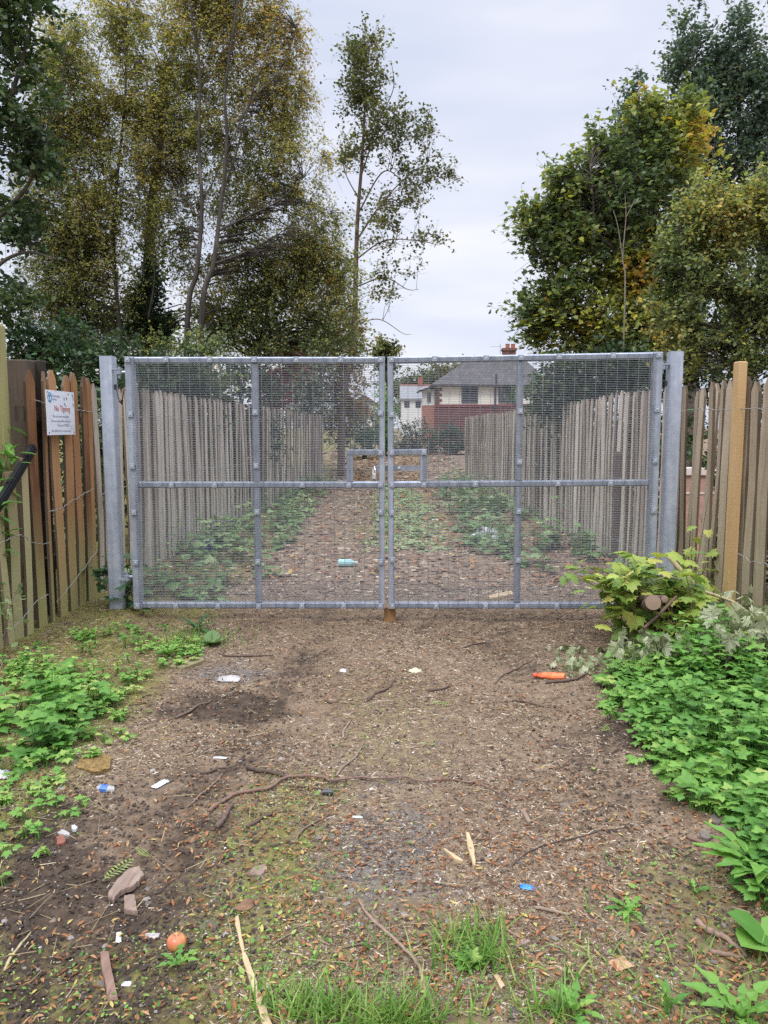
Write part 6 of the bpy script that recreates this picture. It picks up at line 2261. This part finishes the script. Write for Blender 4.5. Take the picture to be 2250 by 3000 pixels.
def slab(name, label, pix, th, material, cat, tilt=0.0, lift=.0, group=None, edge=.12, seed=0, raise_=None):
    """flat broken piece whose outline was measured on the ground"""
    g = np.random.default_rng(seed)
    pts = np.array([G(x, y)[:2] for x, y in pix])
    c = pts.mean(0)
    z = max(float(gh(*q)) for q in list(pts) + [c]) * .6 + float(gh(*c)) * .4 - .003
    n = len(pts)
    # subdivide outline for a rough edge
    fine = []
    for i in range(n):
        for t_ in np.linspace(0, 1, 5, endpoint=False):
            q = pts[i] * (1 - t_) + pts[(i + 1) % n] * t_
            fine.append(q + g.normal(0, .0012, 2))
    fine = np.array(fine)
    m_ = len(fine)
    org = np.array([c[0], c[1], z])
    zt = lambda q: z + lift + tilt * (q[1] - c[1])
    bot = [(q[0], q[1], zt(q)) for q in fine]
    mid_ = [(q[0], q[1], zt(q) + th * .75 + g.normal(0, th * .06)) for q in fine]
    top = [tuple(np.append(c + (q - c) * (1 - edge * .35), zt(q) + th + g.normal(0, th * .05))) for q in fine]
    v = bot + mid_ + top
    f = [tuple(range(2 * m_, 3 * m_)), tuple(range(m_))[::-1]]
    for a in (0, m_):
        f += [(a + j, a + (j + 1) % m_, a + m_ + (j + 1) % m_, a + m_ + j) for j in range(m_)]
    o = MB().add(v, f).build(name, material, org=org)
    return tag(o, label, cat, group)


q2 = lambda x, y: (x / 2.074, 2550 + y / 2.074)


def woodmat(name, lo, hi, stretch):
    m, t, b = mat(name)
    n1 = noise(t, 1, 6, .65, None, stretch)
    n2 = noise(t, 30, 4, .6)
    r = ramp(t, [(.3, lo), (.7, hi)], n1.outputs['Fac'])
    t.links.new(mixc(t, math_(t, 'MULTIPLY', n2.outputs['Fac'], .35), r.outputs['Color'], tuple(q * .6 for q in lo)), b.inputs['Base Color'])
    b.inputs['Roughness'].default_value = .85
    bump(t, b, n1.outputs['Fac'], .6, .004)
    return m


wm1 = woodmat('grey_brown_board', (.17, .115, .085), (.33, .245, .19), (60, 8, 20))
wm2 = woodmat('red_brown_board', (.15, .085, .06), (.28, .175, .13), (70, 9, 20))
wm3 = woodmat('pale_lath_wood', (.40, .28, .15), (.58, .45, .27), (90, 9, 20))
wm4 = woodmat('mossy_board', (.16, .14, .07), (.30, .26, .13), (9, 60, 20))
slab('broken_board', 'broken grey-brown wood slab on the soil at lower left', [q2(*q) for q in ((785, 0), (850, -5), (880, 45), (842, 110), (800, 150), (765, 150), (730, 172), (690, 205), (655, 185), (700, 95))], .018, wm1, 'board', seed=1)
slab('board_offcut', 'small square wood offcut below the broken slab', [q2(*q) for q in ((757, 192), (820, 185), (836, 278), (752, 262))], .02, wm1, 'wood offcut', seed=2)
slab('wood_strip', 'short red-brown wood strip standing out on dark soil at lower left', [q2(*q) for q in ((608, 530), (660, 525), (716, 802), (655, 812))], .018, wm2, 'wood strip', seed=3)
slab('pale_lath', 'long pale split lath running to the bottom edge', [q2(*q) for q in ((1428, 312), (1446, 300), (1490, 520), (1560, 690), (1660, 985), (1605, 985), (1530, 740), (1465, 520))], .008, wm3, 'lath', lift=.006, seed=4)
slab('mossy_plank', 'mossy plank half buried near the left weeds', [(498, 1958), (510, 1948), (596, 1930), (600, 1942), (540, 1962)], .02, wm4, 'plank', seed=5)
slab('wood_splinter', 'upright-grained pale splinter on the right of the track', [c3(*q) for q in ((1590, 680), (1612, 690), (1640, 780), (1645, 865), (1632, 870), (1605, 790))], .02, wm3, 'splinter', seed=6)
slab('wood_splinter', 'thin pale splinter left of the upright-grained one', [c3(*q) for q in ((1455, 765), (1475, 772), (1580, 832), (1570, 842), (1530, 832))], .014, wm3, 'splinter', seed=7)
slab('bark_piece', 'flat grey bark piece left of the track centre', [c3(*q) for q in ((360, 915), (370, 880), (440, 868), (450, 890), (420, 922))], .014, wm1, 'bark piece', seed=8)
slab('wood_chip', 'pale flat chip near the bottom centre right', [c4(*q) for q in ((768, 370), (780, 366), (810, 410), (800, 420))], .008, wm3, 'chip', seed=9)
slab('wood_chip', 'grey-brown wood chip right of the leafy clump', [c4(*q) for q in ((840, 268), (888, 250), (900, 258), (850, 276))], .012, wm1, 'chip', seed=10)
slab('wood_chip', 'brown wood chip near the grey stick on the right', [c5(*q) for q in ((30, 35), (46, 32), (70, 85), (58, 92))], .014, wm1, 'chip', seed=11)
slab('slate_fragment', 'grey slate fragment by the dark hole at the right bed', [c5(*q) for q in ((735, 60), (760, 45), (790, 62), (770, 85), (738, 80))], .012, M['grit'], 'stone', seed=12)
slab('slate_fragment', 'second flat grey fragment just below the first by the right bed', [c5(*q) for q in ((738, 98), (790, 90), (820, 108), (790, 118))], .012, M['grit'], 'stone', seed=13)
slab('slate_fragment', 'grey fragment left of the other two by the right bed', [c5(*q) for q in ((695, 118), (735, 112), (758, 128), (730, 148), (700, 140))], .012, M['grit'], 'stone', seed=14)
slab('brick_fragment', 'red brick fragment at the left edge of the track', [(165, 2464), (183, 2459), (194, 2468), (186, 2477), (168, 2477)], .012, plain('broken_red_brick', (.20, .075, .05), .9, 0, .25, 30), 'brick', seed=15)
slab('stone', 'pale stone above the red brick fragment', [(168, 2446), (182, 2440), (206, 2446), (202, 2453), (172, 2454)], .012, plain('pale_stone', (.34, .33, .31), .85, 0, .2, 30), 'stone', seed=16)
slab('stone', 'small white stone right of the pale stone', [(209, 2432), (219, 2425), (227, 2429), (224, 2438), (213, 2439)], .012, plain('white_stone', (.42, .42, .42), .8, 0, .15, 30), 'stone', seed=17)
slab('moss_hump', 'orange-brown moss hump at the end of the left weeds', [(222, 2250), (240, 2222), (290, 2212), (325, 2228), (322, 2260), (280, 2272)], .016, plain('rusty_moss', (.22, .14, .045), 1.0, 0, .6, 70, 1.0, .02), 'moss', edge=1.2, seed=18)
# plastic and paper litter


def crumpled(name, label, px, py, w_, d_, h_, material, seed, cat='litter', rz=0.0, res=9):
    g = np.random.default_rng(seed)
    c = G(px, py)
    xs_, ys_ = np.linspace(-1, 1, res), np.linspace(-1, 1, res)
    v, f = [], []
    for j, yv in enumerate(ys_):
        for i, xv in enumerate(xs_):
            rr = max(abs(xv), abs(yv))
            z = h_ * (1 - rr ** 2) * g.uniform(.55, 1.1) + .003
            x_, y_ = xv * w_ * g.uniform(.88, 1.05), yv * d_ * g.uniform(.88, 1.05)
            v.append((c[0] + x_ * math.cos(rz) - y_ * math.sin(rz), c[1] + x_ * math.sin(rz) + y_ * math.cos(rz), c[2] + z))
    for j in range(res - 1):
        for i in range(res - 1):
            a = j * res + i
            f.append((a, a + 1, a + res + 1, a + res))
    base_ = len(v)
    o = MB().add(v, f).build(name, material, org=c)
    return tag(o, label, cat)


whitep = plain('white_plastic', (.50, .51, .51), .45, 0, .25, 25, .1)
crumpled('plastic_scrap', 'crumpled whitish plastic bag lying left of the track', 670, 1990, .07, .05, .02, plain('dirty_white_plastic', (.36, .35, .33), .4, 0, .3, 25), 1)
crumpled('paper_scrap', 'small white paper scrap in the middle of the track', 1005, 1966, .02, .03, .01, whitep, 2)
crumpled('pale_leaf', 'pale yellow-green curled leaf in the middle of the track', 1216, 1967, .035, .03, .02, plain('pale_leaf_skin', (.55, .55, .34), .7, 0, .15, 20), 3, 'leaf', .6)
crumpled('blue_wrapper', 'torn bright blue wrapper with a white end on the right of the track', 1545, 2602, .024, .012, .008, plain('blue_foil', (.02, .20, .62), .3, 0, .25, 20), 4, 'wrapper', -.3)
crumpled('plastic_scrap', 'long white plastic scrap on the soil left of the onion', 348, 2748, .008, .026, .005, whitep, 5, rz=.3)
crumpled('plastic_scrap', 'grey plastic strip on the track left of the branch', 470, 2298, .018, .04, .008, plain('grey_film', (.50, .53, .55), .35, 0, .2, 20), 6, rz=-.5)
crumpled('plastic_scrap', 'thin white plastic strip below the long branch', 1044, 2396, .026, .006, .006, whitep, 7, rz=-.1)
crumpled('plastic_scrap', 'pale plastic strip on the left part of the track', 645, 2222, .035, .008, .006, whitep, 8, rz=-.05)
crumpled('paper_scrap', 'white paper scrap at the left frame edge in the weeds', 8, 2275, .03, .03, .03, whitep, 9)
crumpled('paper_scrap', 'small whitish scrap beside the wood strip at lower left', 372, 2885, .014, .009, .006, plain('lilac_paper', (.55, .55, .66), .6), 10)
crumpled('wall_plaster', 'pale crumb of plaster right of the bark slab', 445, 2745, .022, .013, .008, plain('plaster', (.36, .34, .31), .9, 0, .25, 60), 11)
crumpled('oak_leaf', 'large tan fallen leaf near the bottom right of the track', 1818, 2826, .03, .022, .012, plain('tan_leaf', (.42, .25, .14), .7, 0, .15, 30), 12, 'leaf', .4)
crumpled('dry_leaf', 'curled brown leaf at the top end of the pale lath', 722, 2655, .022, .03, .02, plain('brown_leaf', (.20, .11, .06), .7, 0, .25, 30), 13, 'leaf', -.6)
# orange bottle, flattened
p0, p1 = G(1562, 1987), G(1656, 1992)
c = (p0 + p1) / 2
rt = thing('squashed_bottle', 'squashed orange plastic bottle beside the right bed', 'bottle', c)
d = (p1 - p0) / np.linalg.norm(p1 - p0)
g = np.random.default_rng(5)


def flat_tube(mb, pts, rads, k, sq):
    v = []
    nrm = np.array([-d[1], d[0], 0])
    for q, r_ in zip(pts, rads):
        for j in range(k):
            a = 2 * math.pi * j / k
            v.append(q + nrm * r_ * math.cos(a) + np.array([0, 0, 1]) * r_ * sq * math.sin(a) * g.uniform(.85, 1.15))
    f = [(i * k + j, i * k + (j + 1) % k, i * k + k + (j + 1) % k, i * k + k + j) for i in range(len(pts) - 1) for j in range(k)]
    f += [tuple(range(k))[::-1], tuple(range((len(pts) - 1) * k, len(pts) * k))]
    mb.add(v, f)


L_ = np.linalg.norm(p1 - p0)
mb = MB()
flat_tube(mb, [p0 + d * L_ * s + [0, 0, .02] for s in (.14, .2, .3, .45, .6, .75, .9, .98)], [.012, .02, .032, .028, .034, .033, .032, .026], 12, .6)
om = plain('orange_plastic', (.75, .16, .05), .25, 0, .35, 14, .3)
mb.build('bottle_body', om, rt)
mb = MB()
flat_tube(mb, [p0 + d * L_ * s + [0, 0, .02] for s in (.02, .13)], [.014, .014], 12, 1)
mb.build('bottle_cap', plain('red_cap', (.6, .07, .04), .35), rt)
# blue and white crushed can
c = G(308, 2316)
rt = thing('crushed_can', 'half buried crushed blue and white can on the left verge', 'can', c)
mb = MB()
mb.tube([c + [-.032, 0, .002], c + [-.02, .005, .004], c + [.01, 0, .003], c + [.034, .008, .0]], [.016, .020, .019, .014], 12)
mb.build('can_body', plain('can_white', (.34, .34, .33), .45, .2, .4, 40), rt)
mb = MB()
mb.tube([c + [-.017, .002, .0045], c + [.012, -.001, .0035]], [.0212, .0203], 12)
mb.build('can_label', plain('can_blue', (.03, .12, .34), .4, .1, .25, 30), rt)
# black tube
c = G(550 + 801 / 1.952, 2100 + 447 / 1.952)
mb = MB().tube([c + [-.022, 0, .012], c + [-.021, 0, .012], c + [.02, 0, .012], c + [.022, 0, .012]], [.009, .011, .011, .009], 12)
tag(mb.build('tube_end', plain('dark_plastic', (.045, .045, .055), .4), org=c), 'short black plastic tube lying below the long branch', 'plastic tube')
# onion
c = G(382 * D, 2050 * D)
ro = .0275
v, f = [], []
nu, nvv = 18, 28
for i in range(nu + 1):
    a = math.pi * i / nu
    for j in range(nvv):
        b_ = 2 * math.pi * j / nvv
        r_ = ro * math.sin(a)
        z = ro * .9 * math.cos(a)
        if i < 2:
            z += .006 * (2 - i) / 2
        v.append((c[0] + r_ * math.cos(b_), c[1] + r_ * math.sin(b_), c[2] + ro * .78 + z))
for i in range(nu):
    for j in range(nvv):
        f.append((i * nvv + j, (i + 1) * nvv + j, (i + 1) * nvv + (j + 1) % nvv, i * nvv + (j + 1) % nvv))
m, t, b = mat('onion_skin')
n1 = noise(t, 18, 4, .6)
n2 = noise(t, 120, 3, .6)
r = ramp(t, [(.3, (.50, .09, .06)), (.5, (.55, .20, .08)), (.68, (.62, .36, .12))], n1.outputs['Fac'])
t.links.new(mixc(t, math_(t, 'GREATER_THAN', n2.outputs['Fac'], .68), r.outputs['Color'], (.25, .10, .05)), b.inputs['Base Color'])
b.inputs['Roughness'].default_value = .32
ao = thing('onion', 'round red and golden onion lying on the soil at lower left', 'onion', c)
MB().add(v, f).build('bulb', m, ao, smooth=True)
mb = MB()
for k in range(7):
    a = k * .9
    s0 = c + np.array([.004 * math.cos(a), .004 * math.sin(a), ro * 1.68])
    mb.tube([s0, s0 + [.010 * math.cos(a), .010 * math.sin(a), .004], s0 + [.016 * math.cos(a + .4), .016 * math.sin(a + .4), -.001]], [.0016, .001, .0005], 4)
mb.build('root_tuft', M['straw'], ao)
# things behind the gate
c = G(1018, 1660)
rt = thing('plastic_bottle', 'teal plastic bottle lying in the lane behind the left leaf', 'bottle', c)
mb = MB()
mb.tube([c + [-.10, 0, .04], c + [-.09, 0, .04], c + [.03, 0, .04], c + [.07, .0, .04], c + [.085, 0, .04]], [.03, .04, .04, .02, .015], 12)
mb.build('bottle_body', plain('teal_plastic', (.30, .52, .52), .25), rt)
mb = MB().tube([c + [.085, 0, .04], c + [.11, 0, .04]], .018, 10)
mb.build('bottle_cap', whitep, rt)
c = G(1425, 1590)
crumpled('rubbish_bag', 'white rubbish bag dumped in the lane behind the right leaf', 1425, 1590, .24, .16, .22, whitep, 31, 'bag')
c = G(600, 1625)
mb = MB().tube([c + [0, 0, .0], c + [0, 0, .05], c + [0, 0, .16], c + [0, 0, .17]], [.06, .075, .085, .08], 14)
tag(mb.build('plastic_pot', plain('blue_plastic', (.02, .03, .22), .4), org=c), 'dark blue plastic pot at the foot of the left lane fence', 'pot')
# dark burnt post leaning on the right lane fence
yq = 8.0
xq = P(1822, 1400, yq)[0]
zq = float(gh(xq, yq))
htop = P(1822, 1323, yq)[2]
mb = MB().tube([(xq + .02, yq, zq - .05), (xq, yq, .4), (xq, yq, htop - .03), (xq, yq, htop)], [.095, .09, .085, .07], 12)
tag(mb.build('charred_post', M['darkpost'], org=(xq, yq, zq)), 'round charred post standing against the right lane fence', 'post')
for lab, pts, h_ in (('pale board lying behind the foot of the right leaf', [(1430, 1752), (1500, 1740), (1505, 1748), (1436, 1762)], .025), ('dark board end lying behind the right leaf near the meeting stiles', [(1325, 1764), (1355, 1756), (1362, 1762), (1330, 1772)], .03)):
    slab('loose_board', lab, pts, h_, wm3 if 'pale' in lab else wm2, 'board', seed=len(lab))
# garden beyond the right fence: brick planter and lawn strip
c = (3.55, 7.9)
pw = thing('garden_wall', 'low pinkish brick wall glimpsed between the right pales', 'wall', (4.0, 8.0, 0))
mb = MB()
mb.box((3.0, 8.0, -.05), (4.6, 8.22, .98))
mb.build('wall', plain('pink_brick', (.42, .24, .19), .85, 0, .2, 8), pw)
mb = MB()
mb.box((2.98, 7.97, .98), (4.62, 8.25, 1.05))
mb.box((2.998, 7.992, .78), (4.602, 7.999, .80))
mb.build('coping', plain('pale_coping', (.60, .52, .47), .8, 0, .1, 8), pw)
lw = MB()
pts = np.stack([rng.uniform(2.75, 4.2, 1500), rng.uniform(4.4, 7.8, 1500)], 1)
lw.scatter(*T_BLADE, zup(pts), rotm(rng.uniform(0, 6.28, 1500), rng.normal(0, .2, 1500), 0 * pts[:, 0]), .12, rng.uniform(.4, .8, 1500))
stuff(lw.build('lawn', M['lf_grass']), 'strip of bright lawn behind the right pales', 'grass')
